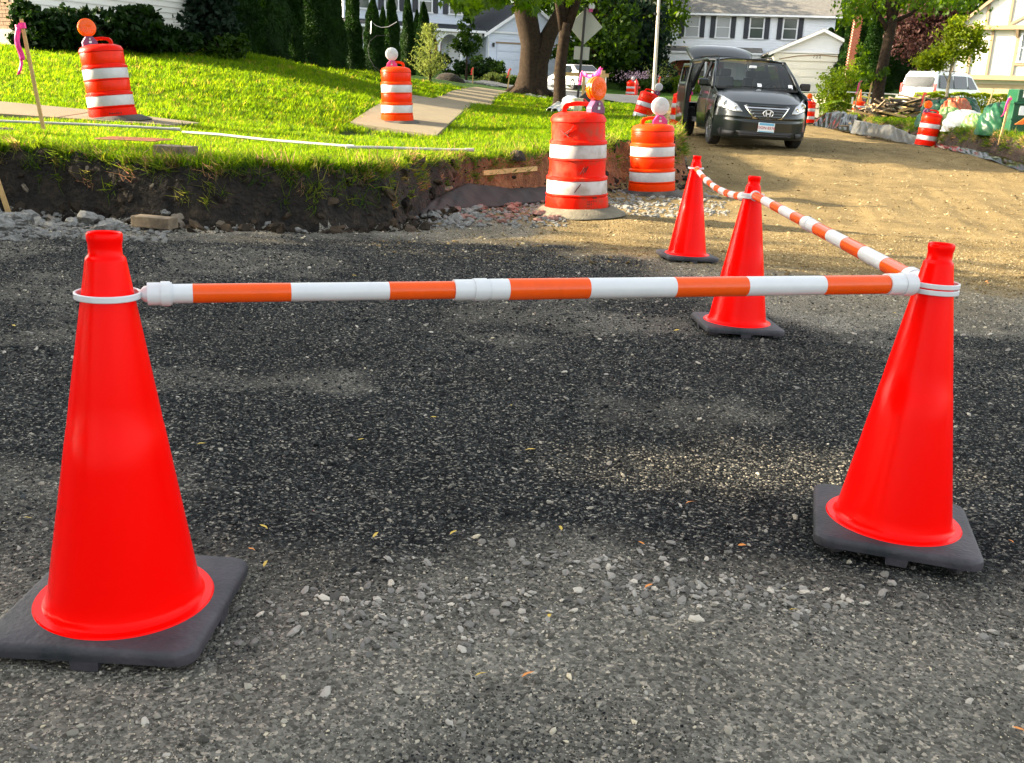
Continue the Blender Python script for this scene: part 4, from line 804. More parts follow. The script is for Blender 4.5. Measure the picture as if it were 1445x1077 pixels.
def side_panel(sx, y0, y1, name, m='vanpaint'):
    arches = [(.97, .36), (4.0, .36)]; nu = int((y1-y0)/.045); nv = 20; mb = MB(); 
    def fn(u, v):
        y = y0+(y1-y0)*u; ztop = 1.06+.16*min(1, max(0, (y-.58)/.7))+.02*(y-1.3)/4*(y > 1.3); z = .27+(ztop-.27)*v
        for (ay, ar) in arches:
            d = math.hypot(y-ay, z-.35)
            if d < ar+.03 and d > ar-.10: k = ar/d; y, z = ay+(y-ay)*k, .35+(z-.35)*k
        x = HW-.035*((z-.72)/.4)**2-.018*(z > .9)-.05*max(0, (y-4.6)/.5)**2+.018*math.exp(-((z-.93)/.03)**2); 
        for (ay, ar) in arches: x += .022*math.exp(-((math.hypot(y-ay, z-.35)-ar)/.05)**2)
        return (sx*x, y, z)
    def keep(u, v):
        p_ = fn(u, v); return all(math.hypot(p_[1]-a, p_[2]-.35) > r_-.005 for a, r_ in arches)
    mb.grid(fn, nu, nv, keep=keep); return mb.build(name, M[m], van, 'all', thick=.012)
side_panel(1, .60, 5.05, 'side_panel'); side_panel(-1, .60, 1.42, 'front_fender'); fd = side_panel(-1, 1.43, 2.45, 'front_door'); side_panel(-1, 3.52, 5.05, 'rear_quarter')
MB().box((-.985, 2.3, .98), (.03, .16, .03)).build('handle', M['vanpaint'], fd, bevel=.006)
# roof, pillars, glass
def gx(z): return .93-(z-1.19)*.38
mb = MB(); mb.grid(lambda u, v: ((u-.5)*2*.73, 1.98+v*3.0+.0, 1.725+.055*(1-((u-.5)*2)**4)+.03*math.sin(v*3.1)), 20, 16); mb.build('roof', M['vanpaint'], van, 'all', thick=.03)
for s in (-1, 1):
    MB().tube([(s*.925, 1.20, 1.16), (s*.85, 1.58, 1.45), (s*.735, 2.0, 1.73)], [.05, .042, .045], 8).build('windshield_pillar', M['vanpaint'], van, 'all')
    MB().tube([(s*.735, 1.95, 1.72), (s*.73, 3.4, 1.755), (s*.71, 5.0, 1.73)], .045, 8).build('roof_rail', M['vanpaint'], van, 'all'); MB().tube([(s*.60, 2.5, 1.80), (s*.60, 2.55, 1.84), (s*.60, 4.5, 1.85), (s*.60, 4.55, 1.80)], .018, 6).build('rack_bar', M['trim'], van, 'all')
    for y, yt in ((2.42, 2.45), (3.55, 3.5), (4.98, 4.9)): MB().tube([(s*.93, y, 1.12), (s*gx(1.45), (y+yt)/2, 1.45), (s*.735, yt, 1.73)], .042, 6).build('door_pillar', M['trim' if y < 4 else 'vanpaint'], van)
def sw(name, s, pl, m='glass_dark', par=None): return MB().add([(s*(gx(z)), y, z) for y, z in pl], [tuple(range(len(pl)))]).build(name, M[m], par or van)
sw('side_window', 1, [(1.3, 1.19), (2.38, 1.19), (2.4, 1.68), (2.02, 1.68)], 'glass'); sw('side_window', 1, [(2.46, 1.19), (3.5, 1.2), (3.48, 1.69), (2.48, 1.69)]); sw('side_window', 1, [(3.6, 1.2), (4.9, 1.22), (4.85, 1.69), (3.55, 1.69)])
sw('side_window', -1, [(1.3, 1.19), (1.62, 1.19), (1.62, 1.40)], 'glass'); sw('side_window', -1, [(3.6, 1.2), (4.9, 1.22), (4.85, 1.69), (3.55, 1.69)])
MB().box((-.93, 1.9, 1.20), (.04, 1.0, .03)).build('window_sill', M['trim'], van)
ws = MB().grid(lambda u, v: ((u-.5)*2*(.90-.20*v), 1.24+.06*((u-.5)*2)**2*(1-v)+.74*v-.07*(1-((u-.5)*2)**2), 1.185+.545*v+.03*math.sin(v*3.14)), 20, 12).build('windshield', M['glass'], van, 'all')
MB().add([(0, 0, 0), (.09, .0, 0), (.09, .07, .065), (0, .07, .065)], [(0, 1, 2, 3)]).build('sticker', M['white'], ws, loc=(.02, 1.195, 1.22)); MB().add([(0, 0, 0), (.09, .0, 0), (.09, .08, .08), (0, .08, .08)], [(0, 1, 2, 3)]).build('sticker', M['white'], ws, loc=(.70, 1.24, 1.21))
MB().box((0, 1.72, 1.62), (.16, .03, .06)).build('rear_view_mirror', M['white'], van, bevel=.01)
for s in (-.3, .45): MB().tube([(s-.35, 1.17, 1.20), (s, 1.16, 1.215), (s+.3, 1.19, 1.22)], .010, 5).build('wiper', M['trim'], van)
MB().box((0, 1.22, 1.165), (1.75, .16, .04)).build('cowl', M['trim'], van)
# inside
MB().box((0, 3.0, .42), (1.8, 4.1, .10)).build('cabin_floor', M['cabin'], van); MB().box((0, 1.42, 1.05), (1.7, .35, .22)).build('dashboard', M['cabin'], van, bevel=.05); MB().box((.0, 1.3, .65), (1.75, .1, .7)).build('firewall', M['cabin'], van)
for sx in (-.42, .42):
    for yy in (2.35, 3.35): 
        st = MB().box((sx, yy-.2, .72), (.48, .48, .16)).build('seat', M['seat'], van, bevel=.05); MB().box((sx, yy+.07, 1.10), (.46, .14, .62), rot=Euler((-.18, 0, 0)), taper=.85).build('backrest', M['seat'], st, bevel=.05); MB().box((sx, yy+.15, 1.49), (.26, .09, .16)).build('headrest', M['seat'], st, bevel=.03)
MB().tube([(.42+.19*math.cos(a), 1.68-.05*math.sin(a), 1.12+.18*math.sin(a)) for a in np.linspace(0, 6.28, 20)], .016, 6).build('steering_wheel', M['trim'], van)
MB().box((0, .9, .32), (1.75, 1.2, .1)).build('undertray', M['trim'], van); MB().box((0, 1.0, .62), (1.3, .5, .5)).build('engine_block', M['trim'], van)
# front details
def patch(poly, off, m, name, par=None, n=1):
    """polygon in (x,z) pressed onto the nose"""
    mb = MB(); c = (sum(p[0] for p in poly)/len(poly), sum(p[1] for p in poly)/len(poly)); N = 6; k = len(poly); vs = []; fs = []
    ring_ = []
    for i in range(k):
        a, b = poly[i], poly[(i+1) % k]
        for t in range(4): ring_.append((a[0]+(b[0]-a[0])*t/4, a[1]+(b[1]-a[1])*t/4))
    L = len(ring_)
    for j in range(N+1):
        f = 1-j/N
        for p in ring_:
            x = c[0]+(p[0]-c[0])*f; z = c[1]+(p[1]-c[1])*f; zz = min(z, .9); vs.append((x, fy(x, z)-off-(.012*(1-f)), z))
    for j in range(N):
        for i in range(L): fs.append((j*L+i, j*L+(i+1) % L, (j+1)*L+(i+1) % L, (j+1)*L+i))
    return mb.add(vs, fs).build(name, M[m], par or van, 'all', thick=.01)
M['hl_inner'] = mat('lamp_reflector', (.8, .8, .78), .08, metal=1.)
for s in (-1, 1):
    hl = patch([(s*.965, 1.02), (s*.86, 1.02), (s*.60, .86), (s*.50, .72), (s*.62, .71), (s*.94, .79)], .014, 'lampglass', 'headlight')
    for lx, lz, lr in ((.80, .88, .062), (.63, .80, .045)): MB().lathe([(lr, 0), (lr*.8, .015), (lr*.35, -.01), (0, -.012)], 20).build('bulb', M['hl_inner'], hl, 'all', loc=(s*lx, fy(lx, lz)-.034, lz), rot=(R(90), 0, s*-.5))
    patch([(s*.90, .34), (s*.62, .33), (s*.66, .23), (s*.86, .23)], .010, 'trim', 'fog_recess')
    mr = MB().box((s*1.10, 1.42, 1.26), (.22, .12, .155)).build('mirror', M['vanpaint' if s < 0 else 'trim'], van, bevel=.035); MB().box((s*.97, 1.44, 1.20), (.12, .05, .05)).build('mirror_stalk', M['trim'], mr)
M['barmetal'] = mat('grille_bar', (.09, .10, .10), .35, metal=.6)
patch([(-.47, .845), (-.30, .60), (-.22, .575), (.22, .575), (.30, .60), (.47, .845)], .010, 'chrome', 'grille_frame'); patch([(-.415, .80), (-.275, .625), (-.2, .605), (.2, .605), (.275, .625), (.415, .80)], .020, 'trim', 'grille')
patch([(-.44, .862), (-.44, .835), (.44, .835), (.44, .862)], .022, 'vanpaint', 'grille_top')
for z, hw in ((.755, .36), (.70, .31), (.645, .27)): patch([(-hw, z+.012), (-hw, z-.012), (hw, z-.012), (hw, z+.012)], .032, 'barmetal', 'grille_bar')
eb = MB().tube([(.075*math.cos(a), -.0, .058*math.sin(a)) for a in np.linspace(0, 6.2832, 25)], .008, 6).build('emblem', M['chrome'], van, 'all', loc=(0, fy(0, .70)-.055, .705))
MB().prism([(-.048, .040), (-.030, .042), (-.022, .008), (.022, .008), (.030, .042), (.048, .040), (.034, -.040), (.018, -.040), (.022, -.010), (-.022, -.010), (-.018, -.040), (-.034, -.040)], .012, o=(0, -.008, 0)).build('emblem_letter', M['pvc'], eb); eb.scale = (1.3, 1, 1.3)
MB().box((0, .012, 0), (.14, .01, .105)).build('emblem_plate', M['trim'], eb)
M['plate'] = mat('plate_white', (.70, .74, .76), .4); M['plateblue'] = mat('plate_blue', (.12, .38, .58), .4); M['platered'] = mat('plate_red', (.40, .05, .05), .5)
pl = MB().box((-.02, fy(0, .44)-.035, .435), (.335, .012, .185)).build('license_plate', M['plate'], van, bevel=.004, rot=(0, R(1.5), 0))
MB().box((-.02, fy(0, .44)-.0425, .500), (.30, .004, .045)).build('plate_header', M['plateblue'], pl); MB().box((-.02, fy(0, .44)-.0425, .357), (.30, .004, .018)).build('plate_footer', M['plateblue'], pl)
link('plate_characters', text_mesh('DON 8376', .078, M['platered']), pl, (-.02, fy(0, .44)-.046, .428), (R(90), 0, 0))
patch([(-.60, .345), (-.52, .235), (.52, .235), (.60, .345)], .012, 'trim', 'lower_intake')
for z in (.27, .305): patch([(-.54, z+.006), (-.54, z-.006), (.54, z-.006), (.54, z+.006)], .022, 'cabin', 'intake_bar')
for s in (-1, 1): wheel(van, s*.86, .97, side=s, steer=0); wheel(van, s*.86, 4.0, side=s)
for s in (-1, 1):
    for yy in (.97, 4.0): MB().tube([(s*.55, yy+.42*math.cos(a), .35+.40*math.sin(a)) for a in np.linspace(0, 3.14, 8)], .14, 8).build('wheel_well', M['trim'], van)
# sliding door, pushed out and back; seen nearly edge on
sd_ = MB(); sd_.grid(lambda u, v: (-1.10+.07*((v-.45)*1.2)**2+.14*max(0, v-.62), 3.30+1.08*u, .32+1.34*v), 14, 16, keep=lambda u, v: not (.12 < u < .9 and .67 < v < .94)); sdo = sd_.build('sliding_door', M['vanpaint'], van, 'all', thick=.05)
MB().grid(lambda u, v: (-1.07+.14*v*.3+.03, 3.42+.85*u, 1.2+.38*v), 1, 1).build('door_glass', M['glass_dark'], sdo); MB().box((-1.05, 3.30, .78), (.07, .03, .9)).build('door_edge', M['trim'], sdo); MB().box((-1.03, 3.75, .72), (.05, .9, .7)).build('door_lining', M['cabin'], sdo, bevel=.02)
# raised tailgate
tg = MB(); tg.grid(lambda u, v: ((u-.5)*2*(.72+.10*math.sin(v*3.1)), 4.95+1.0*v, 1.84+.30*v+.10*math.sin(v*3.1)-.10*abs((u-.5)*2)**3), 20, 14); tgo = tg.build('tailgate', M['vanpaint'], van, 'all', thick=.07)
MB().grid(lambda u, v: ((u-.5)*2*.58, 5.10+.45*v, 1.845+.22*v), 1, 1).build('tailgate_glass', M['glass_dark'], tgo)
for s in (-1, 1): MB().tube([(s*.70, 4.95, 1.45), (s*.68, 5.45, 1.95)], .014, 6).build('gas_strut', M['trim'], tgo)
MB().box((0, 5.02, .55), (1.7, .14, .45)).build('rear_bumper', M['vanpaint'], van, bevel=.05)

# ------------------------------------------------------------------ white vehicles
M['carwhite'] = mat('white_car_paint', (.72, .74, .76), .25, coat=1.)
def extrude_x(poly, w0, inset_z=None, inset=.0):
    """car side profile (y,z) lofted across its width with tumblehome above inset_z"""
    mb = MB(); n = len(poly); xs = [-1, -.94, -.5, 0, .5, .94, 1]; vs = []
    for x in xs:
        for (y, z) in poly:
            k = 1-(inset*max(0, (z-inset_z))/.6 if inset_z else 0); sh = .965 if abs(x) == 1 else 1; yc = sum(p[0] for p in poly)/n; vs.append((x*w0/2*k, yc+(y-yc)*(.985 if abs(x) == 1 else 1), z*(1 if abs(x) < 1 else .99)))
    fs = []
    for j in range(len(xs)-1):
        for i in range(n): fs.append((j*n+i, j*n+(i+1) % n, (j+1)*n+(i+1) % n, (j+1)*n+i))
    fs += [tuple(range(n))[::-1], tuple((len(xs)-1)*n+i for i in range(n))]; return mb.add(vs, fs)
sp = at(790, 60); car = empty('parked_car', sp, R(203), label='white sedan parked behind the trunk of the front tree', cat='car')
prof = [(0, .35), (.02, .62), (.18, .74), (.95, .90), (1.55, 1.33), (2.2, 1.43), (3.0, 1.42), (3.75, 1.05), (4.35, 1.0), (4.5, .85), (4.52, .4), (4.4, .26), (.12, .24)]
extrude_x(prof, 1.78, .9, .22).build('body', M['carwhite'], car, True, bevel=.02)
for s in (-1, 1):
    MB().add([(s*(.885*(1-.22*max(0, z-.9)/.6)+.006), y, z) for y, z in [(1.12, .94), (1.62, 1.30), (2.2, 1.37), (2.95, 1.36), (3.45, 1.05), (3.3, .95)]], [tuple(range(6))]).build('side_window', M['glass_dark'], car)
    for yy in (.85, 3.6): wheel(car, s*.80, yy, .32, .2, s)
MB().grid(lambda u, v: ((u-.5)*1.45*(1-.12*v), 1.0+.55*v-.015, .935+.40*v+.012), 2, 2).build('windshield', M['glass_dark'], car); MB().grid(lambda u, v: ((u-.5)*1.4*(1-.1*v), 3.72-.62*v+.02, 1.075+.31*v+.01), 2, 2).build('rear_window', M['glass_dark'], car)
for s in (-1, 1): MB().box((s*.72, .03, .66), (.3, .08, .1)).build('headlight', M['lampglass'], car, bevel=.02); MB().box((s*.74, 4.47, .86), (.26, .08, .12)).build('tail_light', M['redflag'], car, bevel=.02)
# white van at the right
sp = at(1290, 46); sp = sp+Vector((.78*5, .62*5, 0)); van2 = empty('delivery_van', (sp.x, sp.y, gz(sp.x-1, sp.y-2)), R(128), label='white and grey van parked behind the low hedge by the half-timbered house', cat='van')
prof = [(0, .45), (.0, .80), (.10, .95), (.85, 1.12), (1.55, 1.80), (2.0, 1.92), (4.7, 1.92), (4.85, 1.75), (4.95, 1.1), (4.97, .45), (4.85, .32), (.1, .32)]
extrude_x(prof, 1.9, 1.1, .16).build('body', M['carwhite'], van2, True, bevel=.03)
for s in (-1, 1):
    for pl in ([(1.15, 1.18), (1.62, 1.70), (2.0, 1.76), (2.0, 1.18)], [(2.1, 1.18), (2.1, 1.76), (3.3, 1.76), (3.3, 1.18)], [(3.4, 1.18), (3.4, 1.76), (4.55, 1.76), (4.6, 1.18)]):
        MB().add([(s*(.95*(1-.16*(z-1.1)/.6)+.008), y, z) for y, z in pl], [tuple(range(4))]).build('side_window', M['glass_dark'], van2)
    for yy in (.95, 4.0): wheel(van2, s*.86, yy, .34, .22, s)
    MB().box((s*.86, 4.94, 1.15), (.12, .06, .42)).build('tail_light', M['redflag'], van2, bevel=.02)
    MB().tube([(s*.8, 2.2, 1.96), (s*.8, 4.5, 1.96)], .02, 6).build('rack_bar', M['trim'], van2)
MB().grid(lambda u, v: ((u-.5)*1.45, 5.02-.10*v, 1.22+.46*v), 1, 1).build('rear_window', M['glass_dark'], van2); MB().box((0, 4.99, .62), (1.8, .08, .22)).build('rear_bumper', M['carwhite'], van2, bevel=.03)
MB().grid(lambda u, v: ((u-.5)*1.6*(1-.1*v), .87+.66*v, 1.15+.62*v), 1, 1).build('windshield', M['glass_dark'], van2)

# ------------------------------------------------------------------ street things
M['signback'] = mat('sign_back', (.36, .38, .33), .55, var=.1, vscale=2); M['post'] = mat('dark_post', (.03, .03, .03), .6); M['hyd'] = mat('hydrant_red', (.55, .02, .015), .4); M['lamppole'] = mat('lamp_pole', (.42, .38, .33), .6)
g = at(814, 31.5); e = empty('road_sign', g, label='back of a grey diamond road sign with a square plate below on a dark post', cat='road sign', rot=(0, R(2), R(-6)))
H_ = 3.2; MB().box((0, 0, 1.45), (.08, .05, 3.3)).build('post', M['post'], e)
cz = 2.56; MB().prism([(0, -.56), (.56, 0), (0, .56), (-.56, 0)], .012, o=(.04, .03, cz)).build('sign_panel', M['signback'], e, bevel=.003); MB().prism([(-.25, -.20), (.25, -.20), (.25, .20), (-.25, .20)], .01, o=(0, .03, 1.73)).build('lower_panel', M['signback'], e)
wl_ = MB().lathe([(0, -.02), (.08, -.01), (.10, .0), (.10, .05), (0, .06)], 24).build('warning_lamp', M['clear'], e, True, loc=(.20, .02, cz+.60), rot=(R(90), 0, 0)); MB().box((-.02, -.12, .03), (.12, .10, .07)).build('lamp_case', M['magenta'], wl_)
g = at(922, 62); e = empty('lamp_post', g, label='tall thin grey pole beside the flowering shrubs left of the central house', cat='pole', rot=(0, R(-1), 0)); MB().tube([(0, 0, 0), (0, 0, 3), (0, 0, 7.6)], [.13, .11, .08], 12).build('shaft', M['lamppole'], e, True); MB().box((0, 0, 5.05), (.5, .12, .12)).build('bracket', M['post'], e)
g = at(887.5+9, 59); e = empty('fire_hydrant', g, label='red fire hydrant on the far lawn beside a tiny barrel', cat='fire hydrant'); MB().lathe([(.17, 0), (.17, .05), (.12, .07), (.11, .62), (.15, .64), (.15, .68), (.12, .72), (.09, .84), (.03, .88), (.03, .94), (0, .94)], 20).build('body', M['hyd'], e, True)
for s in (-1, 1): MB().tube([(s*.08, 0, .5), (s*.22, 0, .5)], .07, 10).build('outlet', M['hyd'], e, True)
e.scale = (1.15, 1.15, 1.15)
# clutter around the front tree: drum, bucket, barricade, clods, stones
def thing(name, mb, m, loc, label, cat, group=None, rot=None, smooth=False, bevel=0): return tag(mb.build(name, M[m], None, smooth, loc=loc, rot=rot, bevel=bevel), label, cat, group)
M['bucket'] = mat('pale_bucket', (.62, .60, .42), .5)
g = at(811, 29.5); e = empty('bucket', g, label='pale yellow bucket between the front tree and the sign post', cat='bucket'); MB().lathe([(0, .0), (.20, .0), (.24, .42), (.25, .42), (.25, .45), (.22, .45), (.18, .03), (0, .03)], 24).build('pail', M['bucket'], e, True); MB().tube([(.25*math.cos(a), -.05, .40-.16*math.sin(a)) for a in np.linspace(0, 3.14, 12)], .006, 5).build('bail', M['steel'], e)
g = at(804, 29.8); thing('white_sack', MB().lathe([(0, 0), (.25, .02), (.29, .2), (.24, .42), (.1, .5), (0, .5)], 16, warp=warp_fn(3, .12)), 'white', g, 'white sack slumped against the front tree by the bucket', 'sack', smooth='all')
e = empty('barricade', at(818, 33), .1, label='low yellow wooden rail on posts behind the sign post', cat='barricade'); MB().box((0, 0, 1.02), (1.9, .05, .12)).build('rail', M['lath'], e)
for x_ in (-.85, .1, .8): MB().box((x_, .03, .5), (.09, .05, 1.0)).build('leg', M['lath'], e)
thing('tilted_board', MB().box((0, 0, 0), (.75, .03, .5)), 'post', at(834, 30)+Vector((0, 0, .3)), 'dark board propped at a slant beside the strung ribbon', 'board', rot=(0, .9, .2))
thing('orange_strip', MB().box((0, 0, 0), (.5, .02, .04)), 'redflag', at(832, 28)+Vector((0, 0, .35)), 'thin orange strip leaning on the dark board', 'strip', rot=(0, .7, .1))
for i, (px, d) in enumerate(((752, 35), (761, 35), (768, 34.5), (745, 36), (826, 27), (838, 27), (846, 26.5), (831, 26.5))): o = link('rock', rk[i % 7], loc=at(px, d)+Vector((0, 0, .07)), rot=(0, 0, i)); o.scale = (.28, .2, .2); tag(o, 'pale stone lying in the grass near the big maple' if i < 4 else 'pale stone at the foot of the sign clutter', 'rock', 'pale stones by the maple' if i < 4 else 'stones by the sign')
g = at(632, 43); thing('dirt_mound', MB().lathe([(.75, -.1), (.62, .08), (.4, .26), (.15, .34), (0, .34)], 20, sy=.6, warp=warp_fn(8, .12)), 'soil', g, 'small dark soil mound near the young juniper', 'dirt mound', smooth='all')
g = hit(730, 222); thing('dirt_clump', MB().lathe([(.11, -.03), (.09, .03), (.05, .07), (0, .075)], 14, warp=warp_fn(6, .2)), 'soil', g, 'dark clump of soil on the grass above the clay bank', 'dirt clump', smooth='all')
g = hit(10, 190); thing('dirt_clump', MB().lathe([(.18, -.05), (.14, .03), (.07, .06), (0, .065)], 14, warp=warp_fn(9, .25)), 'soil', g, 'flat dark soil clump at the left end of the conduit', 'dirt clump', smooth='all')
x, y = [], []
for i in range(260): q = at(rr.uniform(652, 702), rr.uniform(47, 50)); x.append(q.x); y.append(q.y)
x = np.array(x); y = np.array(y); s = np.full(len(x), .16); scatter('gravel_bed', lay(x, y, s), np.stack([s*1.3, s, s*.8], 1), rr3(len(x)), [stone_proto(i+150, M['rock']) for i in range(3)], 'bluish gravel ring around the young tree')

# right island: scrap wood, tarps, bags, container
M['log'] = mat('dark_log', (.045, .034, .025), .9, bump=.5); boards = [(.9, .10, .04), (1.3, .08, .04), (.7, .16, .03), (1.1, .06, .06), (.55, .12, .05)]; bme = [MB().box((0, 0, 0), b_).mesh('scrap_board', m) for b_ in boards for m in (M['wood'], M['log'], M['lath'] if b_[2] > .045 else M['wood'])]
M['log'] = mat('dark_log', (.05, .04, .032), .9, bump=.5); rr = random.Random(21); g = Vector(P(1288, 170, 32.5)); g.z = gz(g.x, g.y)
for i in range(110):
    a = rr.uniform(-1, 1); dx = a*1.75; h_ = max(.03, (.78-.62*abs(a-.05))*rr.random()**.7+.03); dy = rr.uniform(-.45, .6)
    o = link('scrap_board', rr.choice(bme), loc=(g.x+dx, g.y+dy, gz(g.x+dx, g.y+dy)+h_), rot=(rr.uniform(-.4, .4), rr.uniform(-.35, .35)+(-.25 if a > .3 else .25 if a < -.3 else 0), rr.uniform(-.6, .6)+(1.57 if rr.random() < .15 else 0)))
    tag(o, 'piece of scrap board in the heap under the right hand tree', 'board', 'scrap boards heaped on the right island')
def lump(px, py, d, dims, m, label, cat, seed, name, amp=.16, rz=0):
    g_ = Vector(P(px, py, d)); g_.z = gz(g_.x, g_.y)-.04; rr_ = random.Random(seed); ph = [(rr_.uniform(0, 6.28), rr_.uniform(4, 15), rr_.uniform(2, 9)) for _ in range(7)]; mb = MB(); nu, nv = 96, 36
    def fn(u, v):
        th = u*2*math.pi; el = v*math.pi/2; r_ = 1+amp*sum(abs(math.sin(th*round(f/3)+p+el*g2)) / (i+2) for i, (p, f, g2) in enumerate(ph))*.9-amp*.6; r_ += amp*.35*abs(math.sin(th*9+el*7+ph[0][0])*math.sin(el*11+th*3+ph[1][0]))**.6-amp*.2; ce = math.cos(el)**.6; return (dims[0]*r_*ce*math.cos(th), dims[1]*r_*ce*math.sin(th), dims[2]*r_*math.sin(el))
    mb.grid(fn, nu, nv); return tag(mb.build(name, M[m], None, 'all', loc=g_, rot=(0, 0, rz)), label, cat)
M['tarp'] = mat('dark_green_tarp', (.004, .032, .018), .35, c2=(.012, .075, .035), vscale=6, spec=.3, bump=.6, bscale=9); M['tarpl'] = mat('pale_green_wrap', (.03, .14, .03), .4, c2=(.28, .40, .14), vscale=7, bump=.5, bscale=9); M['sack'] = mat('white_plastic_sack', (.55, .55, .53), .45, bump=.5, bscale=9); M['orangebag'] = mat('orange_net', (.45, .05, .005), .5, c2=(.25, .12, .06), vscale=9)
lump(1326, 172, 27.8, (.62, .5, .72), 'tarp', 'green plastic covered heap left of the white sack, farther back', 'tarp heap', 4, 'tarp_heap'); lump(1352, 168, 28, (.60, .5, .78), 'tarp', 'dark green plastic heap rising behind the white sack', 'tarp heap', 5, 'tarp_heap')
lump(1336, 182, 26.0, (.36, .3, .55), 'tarpl', 'pale green plastic bag just right of the bank barrel', 'bag', 6, 'plastic_bag'); lump(1358, 186, 25.2, (.52, .35, .50), 'sack', 'bright white plastic sack on the right island', 'sack', 7, 'plastic_sack'); lump(1374, 185, 24.4, (.32, .3, .42), 'tarpl', 'small light green bag against the white sack', 'bag', 8, 'plastic_bag')
lump(1345, 178, 26.6, (.42, .25, .72), 'orangebag', 'orange netting bundled between the green heaps', 'netting', 11, 'orange_netting', .3); lump(1408, 190, 22.2, (.48, .45, .68), 'tarp', 'large wrinkled dark green tarp heap beside the green container', 'tarp heap', 9, 'tarp_heap', .13)
lump(1380, 188, 23.4, (.10, .08, .12), 'orangebag', 'small orange lump between the white sack and the big tarp', 'bag', 13, 'plastic_bag')
M['bin'] = mat('green_container', (.004, .06, .026), .4, var=.15, vscale=3); M['signred'] = mat('sign_red', (.75, .03, .05), .5)
g = Vector(P(1445, 187, 21.4)); g.z = gz(g.x, g.y)-.02; e = empty('green_container', g, .05, label='dark green plastic container with a white label at the right edge', cat='container', rot=(0, R(1), R(-3)))
MB().box((0, .3, .34), (.66, .6, .68), taper=1.03).build('body', M['bin'], e, bevel=.02); MB().box((0, .3, .70), (.72, .66, .05)).build('rim', M['bin'], e, bevel=.01); MB().box((0, .3, .36), (.70, .64, .03)).build('rib', M['bin'], e); MB().box((.03, .3, .86), (.62, .56, .28)).build('lid', M['bin'], e, bevel=.02)
lb = MB().box((-.06, -.020, .55), (.29, .006, .20)).build('label_sheet', M['white'], e); MB().prism([(-.04, -.03), (.04, -.03), (.05, .01), (.02, .045), (-.02, .045), (-.05, .01)], .004, o=(-.06, -.027, .56)).build('logo', M['bin'], lb)
lb = MB().box((.03, .012, .90), (.40, .006, .14)).build('label_sheet', M['white'], e); MB().box((.07, .006, .92), (.28, .004, .07)).build('red_panel', M['signred'], lb)
link('lettering', text_mesh('NO', .05, M['white'], 'lettering', .001), lb, (.02, .001, .92), (R(90), 0, 0))
thing('orange_marker', MB().prism([(-.14, 0), (0, .10), (.14, .22), (.14, .10), (.02, 0)], .02), 'cone_far', Vector(P(1442, 176, 19.4)), 'small orange plastic scrap at the right picture edge by the container', 'scrap')
# yellow tape line behind the right tree
e = tag(MB().tube([P(1216, 136, 40), P(1232, 139.5, 40), P(1258, 139, 40.3), P(1285, 139.5, 40.5), P(1300, 137, 41)], .03, 5).build('caution_tape', mat('yellow_tape', (.8, .7, .08), .5)), 'thin yellow tape stretched behind the right hand tree', 'tape')
e = empty('yard_fence', Vector(P(1205, 134, 47)), label='low grey rail fence behind the right hand tree', cat='fence'); o0 = Vector(e.location); MB().tube([Vector(P(a_, b_, 47))-o0 for a_, b_ in ((1195, 130), (1280, 134))], .03, 6).build('rail', M['steel'], e)
for px in (1200, 1225, 1255, 1275): q = at(px, 47); MB().box((q.x-o0.x, q.y-o0.y, q.z+.4-o0.z), (.07, .07, .95)).build('post', M['steel'], e)
thing('grey_box', MB().box((0, 0, .45), (.75, .4, .9)), 'signback', at(1272, 50), 'pale grey utility box left of the parked white van', 'box', bevel=.02); 
thing('small_yard_sign', MB().box((0, 0, .55), (.45, .03, .4)).box((0, 0, .2), (.04, .03, .5)), 'white', at(1260, 49), 'small white yard sign behind the right hand tree', 'sign')
# ------------------------------------------------------------------ vegetation
M['bark'] = mat('bark', (.040, .028, .018), .95, spec=.1, c2=(.014, .010, .008), vscale=10, bump=1., bscale=24); M['bark_light'] = mat('pale_bark', (.30, .25, .18), .9, var=.3, vscale=8, bump=.6)
M['lf_dark'] = leafmat('dark_evergreen', (.004, .016, .003), (.012, .034, .004), .25); M['lf_arb'] = leafmat('arborvitae', (.004, .018, .002), (.015, .048, .004), .15, 1.6); M['lf_mid'] = leafmat('mid_green', (.010, .034, .003), (.040, .082, .006), .4, .8)
M['lf_maple'] = leafmat('maple_green', (.022, .066, .003), (.075, .14, .004), .6, 1.5); M['lf_bright'] = leafmat('bright_green', (.045, .10, .005), (.14, .20, .010), .5, 1.5); M['lf_yellow'] = leafmat('yellow_green_hedge', (.10, .17, .006), (.22, .27, .012), .45, 4)
M['lf_purple'] = leafmat('purple_leaf', (.030, .012, .014), (.10, .055, .045), .35, 1.5); M['lf_pale'] = leafmat('juniper', (.12, .17, .04), (.22, .26, .07), .4, 3); M['flower'] = mat('pink_flowers', (.62, .42, .52), .7); M['lf_blue'] = leafmat('blue_spruce', (.005, .015, .008), (.018, .036, .020), .25, 1.2)
def leaf_arrays(C, n, sizes, seed, up=.3, aspect=.55):
    r_ = np.random.RandomState(seed); s = sizes*(.6+.8*r_.rand(n)); a = r_.normal(size=(n, 3)); a /= np.linalg.norm(a, axis=1)[:, None]; b = r_.normal(size=(n, 3)); b[:, 2] += up
    nrm = b/np.linalg.norm(b, axis=1)[:, None]; a = a-nrm*(a*nrm).sum(1)[:, None]; a /= np.linalg.norm(a, axis=1)[:, None]; c = np.cross(nrm, a)
    a *= s[:, None]*.5; c *= s[:, None]*.5*aspect; V = np.stack([C-a, C-a*.1+c, C+a, C-a*.1-c], 1).reshape(-1, 3); return V, np.arange(4*n).reshape(-1, 4)
